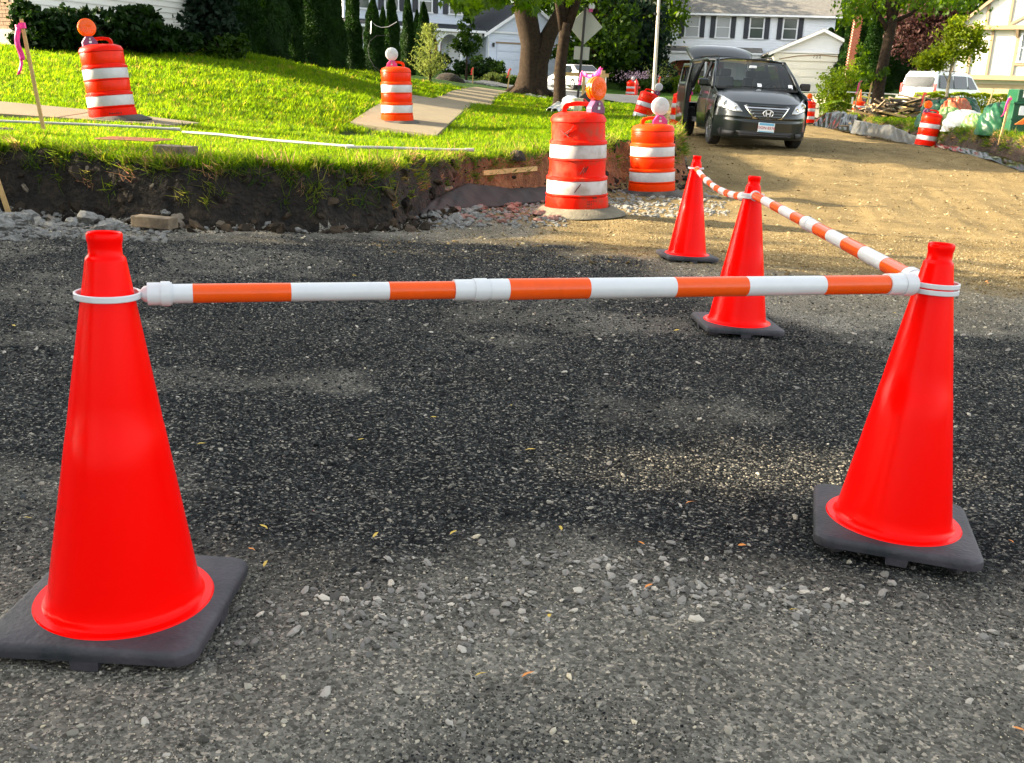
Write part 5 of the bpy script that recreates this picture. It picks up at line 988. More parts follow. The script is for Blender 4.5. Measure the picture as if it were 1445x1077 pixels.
def crown_pts(blobs, n, seed, shell=.55, clump=.16, nclump=None):
    """points in leaf clumps spread through the blobs (x,y,z,rx,ry,rz)"""
    r_ = np.random.RandomState(seed); w_ = np.array([b[3]*b[4]*b[5] for b in blobs])**.75; w_ /= w_.sum(); k = nclump or max(30, n//45); bi = r_.choice(len(blobs), k, p=w_); B = np.array(blobs)[bi]
    d = r_.normal(size=(k, 3)); d /= np.linalg.norm(d, axis=1)[:, None]; rad = shell+(1-shell)*r_.rand(k)**.6; rad *= .82+.36*r_.rand(k); cc = B[:, :3]+d*rad[:, None]*B[:, 3:6]; cs = clump*B[:, 3:6].mean(1)*(.6+.9*r_.rand(k))
    ci = r_.randint(0, k, n); g_ = r_.normal(size=(n, 3)); g_[:, 2] *= .7; return cc[ci]+g_*cs[ci][:, None]
def crown(name, blobs, n, size, m, parent, seed, **kw):
    C = crown_pts(blobs, n, seed, **kw); V, Fq = leaf_arrays(C, n, size, seed+1); return link(name, np_mesh(name, V, Fq, M[m]), parent)
def trunk_mesh(h, r0, r1, lean=(0, 0), limbs=5, seed=0, flare=1.5, spread=.45, m='bark', lim_r=.45, top=None):
    rr_ = random.Random(seed); mb = MB(); n = 9; pts = []
    for i in range(n):
        t = i/(n-1); pts.append((lean[0]*t+.04*h*.1*math.sin(t*5+seed), lean[1]*t+.03*h*.1*math.cos(t*4+seed), h*t-.1*(i == 0)))
    rad = [r0*(flare if i == 0 else 1)*(1-i/(n-1))+r1*(i/(n-1)) for i in range(n)]; rad[1] = r0*1.02; mb.tube(pts, rad, 12)
    T = Vector(top if top else pts[-1])
    for k in range(limbs):
        t = rr_.uniform(.55, 1.0); b = Vector(pts[min(n-1, int(t*(n-1)))]); a = k*2.4+rr_.uniform(-.4, .4); L = h*rr_.uniform(.35, .7); d = Vector((math.cos(a)*spread*L, math.sin(a)*spread*L, L*.75)); rb = r1*lim_r*rr_.uniform(.8, 1.3)+r0*.15
        q = [b, b+d*.35+Vector((0, 0, .06*L)), b+d*.7, b+d]; mb.tube(q, [rb, rb*.75, rb*.5, rb*.18], 7)
        for j in range(2):
            e_ = d.cross(Vector((0, 0, 1))).normalized()*(1 if j else -1)*L*.3+Vector((0, 0, L*.25)); mb.tube([q[1+j], q[1+j]+e_*.5, q[1+j]+e_], [rb*.5, rb*.3, rb*.1], 5)
    return mb
def tree(loc, label, name, cat, h, r0, blobs, n, size, m, seed, bark='bark', group=None, limbs=5, lean=(0, 0), rz=0, th=None, **kw):
    e = empty(name, loc, rz, label, cat, group); trunk_mesh(th or h*.6, r0, r0*.5, lean, limbs, seed, m=bark).build('trunk', M[bark], e, 'all'); crown('crown', blobs, n, size, m, e, seed, **kw); return e
def shrub(px, d, w_, h, label, m='lf_dark', n=2500, size=.12, seed=0, name='shrub', cat='shrub', dpt=None, group=None, loc=None, dz=0., shell=.5):
    p_ = loc or at(px, d); e = empty(name, p_+Vector((0, 0, dz)), 0, label, cat, group); dp = dpt or w_; rr_ = random.Random(seed)
    bl = [(rr_.uniform(-.3, .3)*w_, rr_.uniform(-.25, .25)*dp, h*rr_.uniform(.38, .62), w_*.34, dp*.34, h*.42) for _ in range(5)]+[(0, 0, h*.35, w_*.46, dp*.46, h*.4)]
    mb = MB()
    for k in range(5): a = k*1.26; mb.tube([(0, 0, -.05), (math.cos(a)*w_*.15, math.sin(a)*dp*.15, h*.35), (math.cos(a)*w_*.3, math.sin(a)*dp*.3, h*.65)], [.03, .02, .008], 5)
    mb.build('stem', M['bark'], e); crown('foliage', bl, n, size, m, e, seed, shell=shell, clump=.14); return e
# columnar hedge trees: three kinds of mesh, copied with their parts
def arb_proto(seed, h=4.2, w_=.52, m='lf_arb', n=24000, size=.07):
    r_ = np.random.RandomState(seed); t = r_.rand(n)**1.1; th = r_.rand(n)*6.283; z = h*(.0+1.0*t); prof = w_*np.clip(1.12*(1-t)**.58, 0, 1)*(.9+.12*np.sin(th*3+seed+z*2)+.10*np.sin(z*5+th*2)+.05*np.sin(z*13+th*5)); rad = prof*(.80+.20*np.sqrt(r_.rand(n)))
    C = np.stack([rad*np.cos(th), rad*np.sin(th), z], 1); V, Fq = leaf_arrays(C, n, size, seed, up=0, aspect=.45); V[:, 2] += (V[:, 2]-np.repeat(C[:, 2], 4))*.5
    # dense inner twig mass, so that no daylight shows through the column
    kz, kt = 26, 18; T, Z = np.meshgrid(np.arange(kt)*6.283/kt, np.linspace(0, .985, kz)); pr = w_*np.clip(1.12*(1-Z)**.58, 0, 1)*(.9+.12*np.sin(T*3+seed+Z*h*2)+.10*np.sin(Z*h*5+T*2))*.84
    W2 = np.stack([pr*np.cos(T), pr*np.sin(T), Z*h], 2).reshape(-1, 3); i, j = np.meshgrid(np.arange(kt), np.arange(kz-1)); a = j*kt+i; b_ = j*kt+(i+1) % kt; F2 = np.stack([a, b_, b_+kt, a+kt], 2).reshape(-1, 4)+len(V)
    return np_mesh('foliage', np.vstack([V, W2]), np.vstack([Fq, F2]), M[m])
arb = [arb_proto(s) for s in (1, 2, 3)]; arb_tr = MB().tube([(0, 0, -.1), (0, 0, 3.4)], [.07, .02], 7).mesh('trunk', M['bark'])
def arbor(loc, k, s, label, group, name='arborvitae'):
    e = empty(name, loc, k*1.1, label, 'evergreen tree', group); link('foliage', arb[k % 3], e); link('trunk', arb_tr, e); e.scale = s; return e
row = [(300, 25, 1.15), (342, 26.5, 1.12), (385, 28.5, 1.08), (413, 30.5, 1.05), (441, 32, 1.02), (470, 33.5, 1.0), (499, 35.2, .96), (527, 37.2, .88), (553, 39.5, .84), (575, 41.5, .84), (597, 44, .80)]
ords = ['leftmost', 'second', 'third', 'fourth', 'fifth', 'sixth', 'seventh', 'eighth', 'ninth', 'tenth', 'eleventh and last']
for i, (px, d, s) in enumerate(row): arbor(at(px, d), i, (s*(.76+.06*math.sin(i*2)+.012*i), s*1.15, (1.2, 1.15, 1.12, 1.06, .98, .92, .82, .64, .74, .80, .76)[i]), '%s dark columnar evergreen in the hedge row, counted from the left' % ords[i], 'columnar evergreens in the hedge row')
for i, (px, d, s) in enumerate([(588, 46, .7), (541, 41, .62)]): arbor(at(px, d), i+1, (s, s, s), ['slim dark evergreen behind the last column of the hedge row', 'short slim evergreen tip between two columns above the wire frame'][i], 'rear columnar evergreens')
for i, (px, d, s) in enumerate([(1162, 68, 1.0), (1176, 67, 1.05), (1190, 66, 1.1), (1206, 65, 1.12), (1222, 64, 1.15), (1240, 70, 1.15), (1258, 73, 1.3), (1274, 74, 1.3), (1290, 74, 1.2)]): arbor(at(px, d), i, (s*1.9, s*1.6, s*(1.0 if i < 3 else 1.15)), 'dark evergreen in the screen right of the central white house, behind the tree', 'evergreen screen on the right')
# shrubs by the left house
shrub(70, 19.3, 1.25, .95, 'dark leafy shrub at the downspout corner of the left house', n=5200, size=.13, seed=31, dpt=1.); shrub(118, 19.8, 1.5, .80, 'low dark leafy shrub below the siding, left of the barrel lamp', n=6000, size=.13, seed=32, dpt=1.)
shrub(190, 20.6, 1.6, .95, 'broad leaved dark shrub right of the leftmost barrel lamp', n=6200, size=.15, seed=33, dpt=1.); shrub(232, 21.5, 1.3, .60, 'low dark shrub sloping off at the right of the siding wall', n=4200, size=.13, seed=34)
shrub(292, 22.9, 1.25, 1.7, 'tall blue green shrub at the right corner of the left house', 'lf_blue', 8000, .14, 35, dpt=1.2); shrub(322, 22.3, .9, .55, 'rounded olive shrub in front of the evergreens at the end of the siding', 'lf_mid', 3000, .10, 36); shrub(30, 21, .5, 1.5, 'thin climbing shrub beside the downspout', n=1200, size=.11, seed=37)
# young juniper
e = empty('juniper', at(607, 36), 0, 'spiky pale green young juniper at the end of the hedge row', 'conifer'); r_ = np.random.RandomState(4); V_, F_ = [], []; mb = MB().tube([(0, 0, -.05), (0, 0, 1.9)], [.05, .01], 6); C = []
for k in range(150):
    t = r_.rand(); z0 = .1+1.75*t; a = r_.rand()*6.28; L = (.15+.60*(1-t)**.8)*(.6+.6*r_.rand()); s_ = np.linspace(.15, 1, 16)[:, None]; C.append(np.array([0, 0, z0])+s_*np.array([math.cos(a)*L, math.sin(a)*L, L*.75])+r_.normal(size=(16, 3))*.018)
C = np.vstack(C); C = np.vstack([C, C+r_.normal(size=C.shape)*.02]); V, Fq = leaf_arrays(C, len(C), .075, 5, aspect=.35); link('foliage', np_mesh('foliage', V, Fq, M['lf_pale']), e); mb.build('trunk', M['bark'], e); e.scale = (1.1, 1.1, 1.08)
# planting in front of the bluish house
for i, (px, d, w_, h, m, lab) in enumerate([(627, 60, 1.9, 1.3, 'lf_dark', 'rounded dark shrub below the first porch arch'), (648, 59, 1.6, .9, 'lf_dark', 'low dark shrub left of the young tree'), (672, 59, 2.0, 1.15, 'lf_dark', 'dark shrub right of the young tree'), (690, 60.5, 1.8, 1.35, 'lf_mid', 'rounded shrub at the garage corner of the bluish house'), (699, 61, 1.0, 1.25, 'lf_dark', 'small round dark bush beside the garage door'), (705, 58, 2.2, .5, 'lf_pale', 'low pale grassy plants along the driveway of the bluish house'), (720, 56.5, 1.6, .4, 'lf_mid', 'low plants at the driveway edge near the red flag')]):
    shrub(px, d, w_, h, lab, m, 1300, .20, 50+i)
tree(at(658, 52), 'slender young tree in the lawn before the bluish house', 'young_tree', 'tree', 2.9, .06, [(0, 0, 2.0, .75, .7, .55), (.05, 0, 2.9, .42, .4, .75), (0, 0, 3.4, .28, .28, .5)], 2600, .17, 'lf_mid', 61, lean=(0, 0), th=2.3, limbs=4)
# the two maples
def maple_leaf_mesh(C, size, seed, m, name='leaves'):
    r_ = np.random.RandomState(seed); n = len(C); pr = np.array([(0, 0), (.10, .16), (.34, .22), (.24, .34), (.52, .58), (.30, .50), (.12, .66), (0, 1.0), (-.12, .66), (-.30, .50), (-.52, .58), (-.24, .34), (-.34, .22), (-.10, .16)]); s = size*(.7+.6*r_.rand(n))
    dn = r_.normal(size=(n, 3))*.55+[0, 0, -1.0]; dn /= np.linalg.norm(dn, axis=1)[:, None]; a = r_.normal(size=(n, 3)); a -= dn*(a*dn).sum(1)[:, None]; a /= np.linalg.norm(a, axis=1)[:, None]; nr = np.cross(a, dn)
    V = C[:, None, :]+(pr[None, :, 0, None]*a[:, None, :]+pr[None, :, 1, None]*dn[:, None, :]+(np.abs(pr[None, :, 0, None])*.3)*nr[:, None, :])*s[:, None, None]; k = len(pr)
    me = bpy.data.meshes.new(name); me.from_pydata(V.reshape(-1, 3).tolist(), [], [tuple(range(i*k, i*k+k)) for i in range(n)]); me.materials.append(M[m]); return me
g = at(746, 40); e = empty('maple_tree', g, 0, 'big old maple with a thick forked trunk beside the driveway', 'tree'); mb = MB()
mb.tube([(-.05, 0, -.15), (0, 0, .25), (.06, 0, .9), (.04, 0, 2.0), (-.25, 0, 3.2), (-.42, .1, 4.4), (-.5, .2, 6.5)], [.95, .62, .50, .44, .46, .42, .3], 16); mb.tube([(.22, -.05, -.15), (.30, -.05, .4), (.38, 0, 1.3), (.70, .1, 2.3), (1.25, .2, 3.4), (1.9, .3, 5.4)], [.70, .48, .40, .34, .27, .18], 14)
mb.tube([(1.0, .15, 2.9), (1.5, 0, 4.2), (1.7, -.4, 6)], [.16, .12, .06], 8)
for a in (0, .9, 2.3, 3.2, 4.4, 5.3): mb.tube([(math.cos(a)*.4, math.sin(a)*.4, .22), (math.cos(a)*.95, math.sin(a)*.7, .02), (math.cos(a)*1.4, math.sin(a)*1.0, -.12)], [.24, .14, .05], 7)
mb.build('trunk', M['bark'], e, 'all')
Cp = crown_pts([(-.5, 0, 7.2, 4.6, 4, 2.6), (2.5, 1, 7.6, 4, 3.5, 2.5), (-3, -1, 6.2, 2.6, 2.6, 1.5), (1, -2, 6.4, 3, 2.2, 1.6)], 7000, 71, clump=.13); link('crown', maple_leaf_mesh(Cp, .26, 72, 'lf_maple'), e)
g = at(789, 31); e = empty('street_tree', g, 0, 'straight trunked tree in front of the big maple, left of the road sign', 'tree'); mb = MB(); mb.tube([(0, 0, -.1), (0, 0, .25), (-.03, 0, 1.2), (.05, 0, 2.1), (.10, 0, 2.6)], [.30, .21, .185, .18, .20], 14); mb.tube([(.06, 0, 2.3), (-.18, 0, 3.3), (-.45, 0, 5)], [.17, .14, .08], 10); mb.tube([(.10, 0, 2.35), (.42, 0, 3.3), (.75, .1, 5.2)], [.17, .13, .07], 10); mb.tube([(.1, 0, 2.5), (.10, .1, 3.6), (.15, .3, 5.4)], [.12, .10, .05], 8)
mb.tube([(-.2, 0, 3.4), (-1.2, -3, 3.9), (-2.2, -7, 3.5), (-2.9, -10, 2.9)], [.12, .09, .06, .02], 8); mb.build('trunk', M['bark'], e, 'all')
Cp = crown_pts([(0, 0, 6.2, 3.2, 3, 1.9), (-1.0, -3.2, 4.3, 1.8, 2.2, .8), (1.2, -1, 5.2, 1.8, 2, 1.2), (-2.4, -1, 4.9, 1.8, 1.8, .9)], 4200, 75, clump=.13); link('crown', maple_leaf_mesh(Cp, .22, 76, 'lf_maple'), e)
# the low boughs that hang into the top of the view
Cl = []
r_ = np.random.RandomState(9)
for (px, py, d, n, sx, sy) in [(655, 8, 21, 60, 20, 9), (668, 22, 21, 26, 10, 7), (632, 2, 21, 26, 14, 6), (700, 4, 22, 60, 28, 8), (740, 6, 22.5, 50, 18, 10), (752, 18, 22, 20, 8, 7), (775, 4, 24, 40, 18, 7), (815, 2, 26, 50, 20, 8), (840, 0, 26, 30, 14, 7), (690, 14, 23, 24, 20, 7), (720, -6, 22, 60, 60, 10), (800, -8, 24, 60, 60, 10)]:
    for _ in range(n): Cl.append(P(px+r_.normal()*sx*.55, py+r_.normal()*sy*.55-12, d+r_.normal()*.5)-np.array(g))
me = maple_leaf_mesh(np.array(Cl), .23, 77, 'lf_maple'); link('low_leaves', me, e)
# background trees behind the centre
def bg(px, d, h, w_, m, label, seed, n=2600, size=.55, group=None, base=.12, name='background_tree', depth=None):
    g_ = at(px, d); rr_ = random.Random(seed); dp = depth or w_; bl = []
    for k in range(8): t = base+(1-base)*(k+.5)/8; wr = w_*.5*math.sin(math.pi*min(1, .25+t*.72)); bl.append((rr_.uniform(-.35, .35)*w_*.6, rr_.uniform(-.3, .3)*dp*.5, h*t, wr*.75, dp*.35, h*.16))
    return tree(g_, label, name, 'tree', h, .03*h, bl, n, size, m, seed, group=group, clump=.20, shell=.35, th=h*.7)
bgl = [(835, 66, 9, 6, 'lf_mid', 'leafy mid green tree right of the road sign'), (868, 78, 12, 8, 'lf_mid', 'tall sunlit leafy tree behind the road sign'), (905, 74, 11, 6.5, 'lf_maple', 'bright leafy tree just left of the central white house'), (893, 70, 6.5, 5, 'lf_blue', 'dense blue green conifer behind the fire hydrant'), (920, 78, 7, 5, 'lf_dark', 'dark conifer against the left corner of the central house'), (850, 71, 6, 5, 'lf_blue', 'drooping grey green conifer right of the sign post'), (865, 74, 4.5, 6, 'lf_dark', 'low dark shrubby tree in the gap behind the sign'), (815, 80, 9, 7, 'lf_dark', 'dark tree seen between front tree and sign')]
for i, (px, d, h, w_, m, lab) in enumerate(bgl): bg(px, d, h, w_, m, lab, 100+i, n=5200, size=.38)
bgn = ['tall dark tree beyond the left edge behind the brick house', 'tall dark tree behind the left house roof', 'mid green tree behind the tall blue green shrub', 'dark tree behind the leftmost evergreens', 'tall dark tree behind the middle of the evergreen row', 'tall tree behind the bluish house, left part', 'tall tree behind the bluish house roof and the maple leaves', 'bright leafy tree showing over the garage of the bluish house', 'tall tree behind the road sign', 'tall tree behind the left corner of the central house', 'tall tree behind the roof of the central house, left half', 'bright leafy tree behind the right end of the central roof', 'bright yellow green tree left of the reddish chimney', 'bright leafy tree right of the reddish chimney', 'tall tree behind the purple leaved tree', 'tall tree behind the half-timbered gable', 'dark tree behind the right roof of the half-timbered house', 'tree beyond the right picture edge behind the green container']
bgw = [(-120, 60, 15, 14, 'lf_dark'), (60, 55, 15, 13, 'lf_dark'), (230, 48, 13, 10, 'lf_mid'), (330, 50, 12, 9, 'lf_dark'), (450, 70, 15, 13, 'lf_dark'), (560, 95, 17, 15, 'lf_mid'), (660, 98, 19, 14, 'lf_mid'), (745, 92, 14, 14, 'lf_maple'), (800, 100, 18, 15, 'lf_mid'), (900, 108, 20, 15, 'lf_mid'), (1000, 112, 20, 16, 'lf_mid'), (1105, 108, 19, 15, 'lf_maple'), (1185, 92, 14, 11, 'lf_maple'), (1225, 84, 13, 10, 'lf_maple'), (1300, 88, 16, 13, 'lf_mid'), (1380, 92, 17, 14, 'lf_mid'), (1460, 86, 16, 14, 'lf_dark'), (1560, 80, 16, 14, 'lf_mid')]
for i, (px, d, h, w_, m) in enumerate(bgw): bg(px, d, h, w_, m, bgn[i], 130+i, n=3800, size=.6, group='tall trees behind the houses')
# right hand tree
g = at(1243, 38); e = empty('street_tree', g, 0, 'dark trunked tree with high limbs on the right island beside the scrap heap', 'tree'); o0 = np.array(g); TP = lambda px, py, dd=0: Vector(P(px, py, 38+dd)-o0); mb = MB()
mb.tube([(0, 0, -.1), TP(1238, 146), TP(1240, 125), TP(1244, 100), TP(1250, 72), TP(1256, 45), TP(1260, 25)], [.36, .26, .22, .215, .20, .19, .19], 14); mb.tube([TP(1256, 50), TP(1244, 28), TP(1232, 8), TP(1226, -12)], [.11, .09, .075, .05], 9); mb.tube([TP(1258, 35), TP(1254, 5), TP(1252, -30)], [.15, .13, .09], 10); mb.tube([TP(1260, 28), TP(1268, 0), TP(1276, -30)], [.15, .12, .08], 10); mb.tube([TP(1262, 30), TP(1285, 20), TP(1305, 2), TP(1320, -14)], [.10, .07, .06, .04], 8); mb.tube([TP(1260, 34), TP(1246, 0), TP(1262, -20)], [.06, .05, .03], 7); mb.build('trunk', M['bark'], e, 'all')
Cl = [P(1215+r_.normal()*15, 10+r_.normal()*10, 38+r_.normal()*.6)-o0 for _ in range(420)]+[P(1215+8*t+r_.normal()*3, 62+46*t+r_.normal()*4, 37.6+r_.normal()*.3)-o0 for t in r_.rand(130)]+[P(1226+r_.normal()*9, 106+r_.normal()*3, 37.6+r_.normal()*.3)-o0 for _ in range(110)]+[P(1250+r_.normal()*3, 104-12*r_.rand(), 37.7)-o0 for _ in range(30)]+[P(1290+r_.normal()*35, -2+r_.normal()*9, 38+r_.normal())-o0 for _ in range(500)]+[P(1345+r_.normal()*22, 4+r_.normal()*8, 37+r_.normal())-o0 for _ in range(260)]
link('low_leaves', maple_leaf_mesh(np.array(Cl), .19, 81, 'lf_maple'), e); Cp = crown_pts([(0, 0, 7.6, 3.6, 3, 2.2), (2, 0, 6.9, 2.8, 2.6, 1.6), (-1.6, .5, 6.6, 1.8, 2, 1.4)], 4200, 82, clump=.14); link('crown', maple_leaf_mesh(Cp, .22, 83, 'lf_maple'), e)
# purple tree, small bright tree, bushes and hedges
g = at(1302, 66); tree(g, 'purple leaved tree with pale branches left of the half-timbered house', 'purple_tree', 'tree', 6, .18, [(-.6, 0, 3.8, 2.2, 1.5, 1.3), (.7, 0, 4.7, 2.2, 1.5, 1.5), (-.2, 0, 6.0, 2.0, 1.4, 1.2), (-1.5, 0, 5.2, 1.5, 1.2, 1.1)], 7500, .26, 'lf_purple', 91, th=3.2, limbs=9, clump=.2)
g = at(1332, 36); tree(g, 'small light green tree with a slim pale trunk before the white van', 'small_tree', 'tree', 3.2, .07, [(-.35, 0, 2.0, .85, .7, .45), (.25, 0, 2.6, .85, .7, .5), (-.1, 0, 3.05, .6, .5, .35), (-.85, 0, 1.75, .55, .5, .30), (.7, 0, 2.2, .5, .45, .3)], 6200, .12, 'lf_yellow', 93, bark='bark_light', th=1.9, limbs=6, clump=.22, shell=.25)
shrub(1183, 50, 2.9, 2.4, 'large round light green bush right of the white garage', 'lf_bright', 6000, .14, 95); 
def hedge(px, d, dims, m, label, n, size, seed, rz=0.):
    g_ = at(px, d); e = empty('hedge', g_, rz, label, 'hedge'); r_ = np.random.RandomState(seed); w_, dp, h = dims; C = (r_.rand(n, 3)-[.5, .5, 0])*[w_, dp, h]; f = r_.randint(0, 4, n); C[f == 0, 2] = h*(1-.05*r_.rand((f == 0).sum())); C[f == 1, 1] = -dp/2*(1-.07*r_.rand((f == 1).sum())); C[f == 2, 0] = np.sign(C[f == 2, 0])*w_/2*(1-.05*r_.rand((f == 2).sum()))
    k = np.abs(C[:, 0]/w_*2)**6; C[:, 2] *= 1-.12*k; C += .05*np.sin(C[:, [1, 2, 0]]*7+seed); V, Fq = leaf_arrays(C, n, size, seed); link('foliage', np_mesh('foliage', V, Fq, M[m]), e); mb = MB()
    for i in range(5): mb.tube([(w_*(i-2)/5, 0, -.05), (w_*(i-2)/5, 0, h*.7)], .03, 5)
    mb.build('stem', M['bark'], e); return e
hedge(1180, 42.5, (1.25, 1.1, .88), 'lf_bright', 'clipped box shaped shrub in front of the round bush', 4200, .09, 96); hedge(1357, 43, (4.0, .9, .78), 'lf_yellow', 'long low clipped yellow green hedge before the white van', 8000, .10, 97, -.1); hedge(1310, 33, (.9, .8, .75), 'lf_yellow', 'small clipped yellow green hedge end behind the bank barrel', 2600, .09, 197)
hedge(985, 66, (3.6, 2.0, 1.05), 'lf_bright', 'clipped green hedge before the porch of the central house', 3400, .16, 98)
e = shrub(897, 66, 2.6, .9, 'low shrub topped with pink flowers left of the lamp post', 'lf_mid', 1400, .18, 99); C = np.random.RandomState(3).normal(size=(420, 3))*[.75, .4, .16]+[0, 0, 1.0]; V, Fq = leaf_arrays(C, 420, .13, 3); link('blossoms', np_mesh('blossoms', V, Fq, M['flower']), e)
e = empty('tall_plant', at(930, 66), 0, 'yellowing spiky tall plant behind the lamp post', 'plant'); C = []
for k in range(46): a = r_.rand()*6.28; L = .8+r_.rand()*1.5; s_ = np.linspace(.1, 1, 14)[:, None]; C.append(s_*np.array([math.cos(a)*L*.75, math.sin(a)*L*.5, L])+r_.normal(size=(14, 3))*.06)
C = np.vstack(C); V, Fq = leaf_arrays(C, len(C), .20, 6, aspect=.3); link('foliage', np_mesh('foliage', V, Fq, M['lf_pale']), e); MB().tube([(0, 0, 0), (0, 0, 1)], [.08, .03], 6).build('stem', M['bark'], e)
shrub(945, 66, 1.8, .8, 'dark shrub at the foot of the lamp post plants', 'lf_dark', 1200, .18, 101)
_c1 = hit(1060, 655); _c2 = hit(1330, 505); _c3 = hit(330, 850)
CHINKS = [(_c1.x, _c1.y, .40, .16, .04), (_c2.x, _c2.y, .9, .12, .35)]
# shade trees standing left of the picture, whose shadow covers the near road
for i, (x, y, h, r_c) in enumerate([(-13.5, -3.5, 9.5, 3.4), (-12.0, .2, 9.5, 3.2), (-14.5, 6.3, 10.0, 2.7), (-13, 3.0, 9.5, 2.6), (-20, .5, 11, 3.4), (-9.5, -6.0, 8.5, 3.4)]):
    z0 = gz(x, y); cz = h*.55; bl = [(0, 0, cz, r_c, r_c, h*.42), (.5*r_c, 0, cz+1.0, r_c*.7, r_c*.6, h*.25), (-.5*r_c, .2*r_c, cz-.9, r_c*.7, r_c*.6, h*.22), (0, 0, h*.18, r_c*.75, r_c*.75, h*.14)]
    e_ = tree(Vector((x, y, z0)), 'leafy roadside tree standing out of view to the left', 'shade_tree', 'tree', h, .22, bl, 9000, .34, 'lf_mid', 300+i, group='shade trees left of the view', clump=.2, shell=.15, limbs=6)
    # chinks in the foliage that let the low sun through onto the roadbed
    ch = [k for k in KIDS(e_) if k.name.startswith('crown')][0]; me_ = ch.data; nv_ = len(me_.vertices); co = np.zeros(nv_*3, np.float32); me_.vertices.foreach_get('co', co); co = co.reshape(-1, 4, 3); c_ = co.mean(1)+[x, y, z0]
    tt = (c_[:, 2]-0.0)/math.tan(SUN_EL); gx_ = c_[:, 0]+tt*SUN_DIR[0]/_h; gy_ = c_[:, 1]+tt*SUN_DIR[1]/_h; keep_ = np.ones(len(c_), bool); rk_ = np.random.RandomState(i).rand(len(c_))
    for (hx_, hy_, ra_, rb_, kp_) in CHINKS: keep_ &= ~((((gx_-hx_)/(ra_+.25))**2+((gy_-hy_)/(rb_+.12))**2 < 1) & (rk_ > kp_))
    co = co[keep_]; nm_ = np_mesh('crown', co.reshape(-1, 3), np.arange(4*len(co)).reshape(-1, 4), M['lf_mid']); ch.data = nm_
# ------------------------------------------------------------------ houses
M['siding'] = mat('white_siding', (.76, .80, .86), .6, var=.03, vscale=1.5); M['siding_cream'] = mat('cream_siding', (.72, .71, .64), .6, var=.03); M['siding_blue'] = mat('bluish_siding', (.60, .66, .78), .6, var=.02); M['housetrim'] = mat('house_trim', (.74, .76, .80), .5); M['shutter'] = mat('dark_shutter', (.02, .024, .035), .6)
M['roofgrey'] = mat('grey_shingles', (.12, .118, .115), .95, spec=.1, c2=(.18, .175, .165), vscale=5, bump=.5, bscale=12); M['roofdark'] = mat('dark_shingles', (.022, .026, .033), .95, spec=.1, c2=(.04, .044, .05), vscale=4, bump=.5, bscale=12); M['roofbrown'] = mat('brown_shingles', (.09, .05, .042), .95, spec=.1, c2=(.13, .08, .065), vscale=4, bump=.5, bscale=12)
M['rooftan'] = mat('tan_tiles', (.62, .42, .28), .9, var=.15, vscale=4); M['stucco'] = mat('white_stucco', (.60, .58, .53), .8, var=.02); M['timber'] = mat('tan_timber', (.27, .19, .12), .7); M['brick'] = mat('tan_brick', (.30, .19, .11), .9, c2=(.16, .10, .065), vscale=9, mixlo=.42, mixhi=.58); M['brickred'] = mat('red_brick', (.26, .075, .045), .9, var=.25, vscale=6, bump=.4); M['mortar'] = mat('mortar', (.36, .31, .24), .95); M['pane'] = mat('window_pane', (.05, .065, .07), .06, spec=.8); M['blind'] = mat('window_blind', (.32, .34, .36), .25, spec=.7)
M['door_w'] = mat('white_door', (.72, .74, .78), .5); M['door_tan'] = mat('tan_garage_door', (.36, .28, .17), .6); M['found'] = mat('foundation', (.36, .34, .30), .9, var=.1)
def lap(parent, x0, x1, z0, z1, y, m, pitch=.2, name='siding', gable=None, single=False):
    """lap boards on the wall plane local y, faces towards -y; gable=(xpeak,zpeak) clips them to a triangle"""
    mb = MB(); z = z0; n = 0
    while z < z1-.01:
        zt_ = min(z+pitch, z1); a, b = x0, x1
        if gable: f = (zt_-z0)/(z1-z0); a = x0+(gable-x0)*f; b = x1-(x1-gable)*f
        if b-a > .05:
            q = mb if not single else MB(); q.add([(a, y-.030, z), (b, y-.030, z), (b, y-.006, zt_), (a, y-.006, zt_), (a, y+.01, z), (b, y+.01, z)], [(0, 1, 2, 3), (4, 5, 1, 0)])
            if single: q.build(name, M[m], parent)
        z += pitch
    if not single: o = mb.build(name, M[m], parent); o['kind'] = 'stuff'; return o
def window(parent, x, z, w_, h, y, shut=True, m='pane', grid=False):
    f = MB(); t = .09; f.box((x, y-.05, z+h/2+t/2), (w_+2*t, .10, t)).box((x, y-.05, z-h/2-t/2), (w_+2*t+.1, .12, t)).box((x-w_/2-t/2, y-.05, z), (t, .10, h)).box((x+w_/2+t/2, y-.05, z), (t, .10, h)); wo = f.build('window', M['housetrim'], parent)
    for k, zz in enumerate((z+h/4, z-h/4)): MB().box((x, y-.015-.012*k, zz), (w_, .01, h/2-.03)).build('pane', M[m if not isinstance(m, tuple) else m[k]], wo)
    MB().box((x, y-.045, z), (w_, .05, .05)).build('sash', M['housetrim'], wo)
    if shut:
        for s in (-1, 1):
            so_ = MB().box((x+s*(w_/2+t+.22), y-.05, z), (.36, .05, h+.12)).build('shutter', M['shutter'], parent)
    return wo
def garage_door(parent, x0, x1, z1, y, m, rows=4, cols=4, z0=0):
    d = bpy.data.objects.new('garage_door', None); col.objects.link(d); d.parent = parent; W_ = (x1-x0)/cols; H__ = (z1-z0)/rows; me = MB().box((0, 0, 0), (W_-.16, .04, H__-.16)).mesh('panel', M[m])
    for j in range(rows):
        MB().box(((x0+x1)/2, y, z0+H__*(j+.5)), (x1-x0, .05, H__-.015)).build('section', M[m], d)
        for i in range(cols): link('panel', me, d, (x0+W_*(i+.5), y-.022, z0+H__*(j+.5)))
    return d
def wallbox(parent, x0, x1, y0, y1, z0, z1, m, name='wall'): return MB().box(((x0+x1)/2, (y0+y1)/2, (z0+z1)/2), (x1-x0, y1-y0, z1-z0)).build(name, M[m], parent)
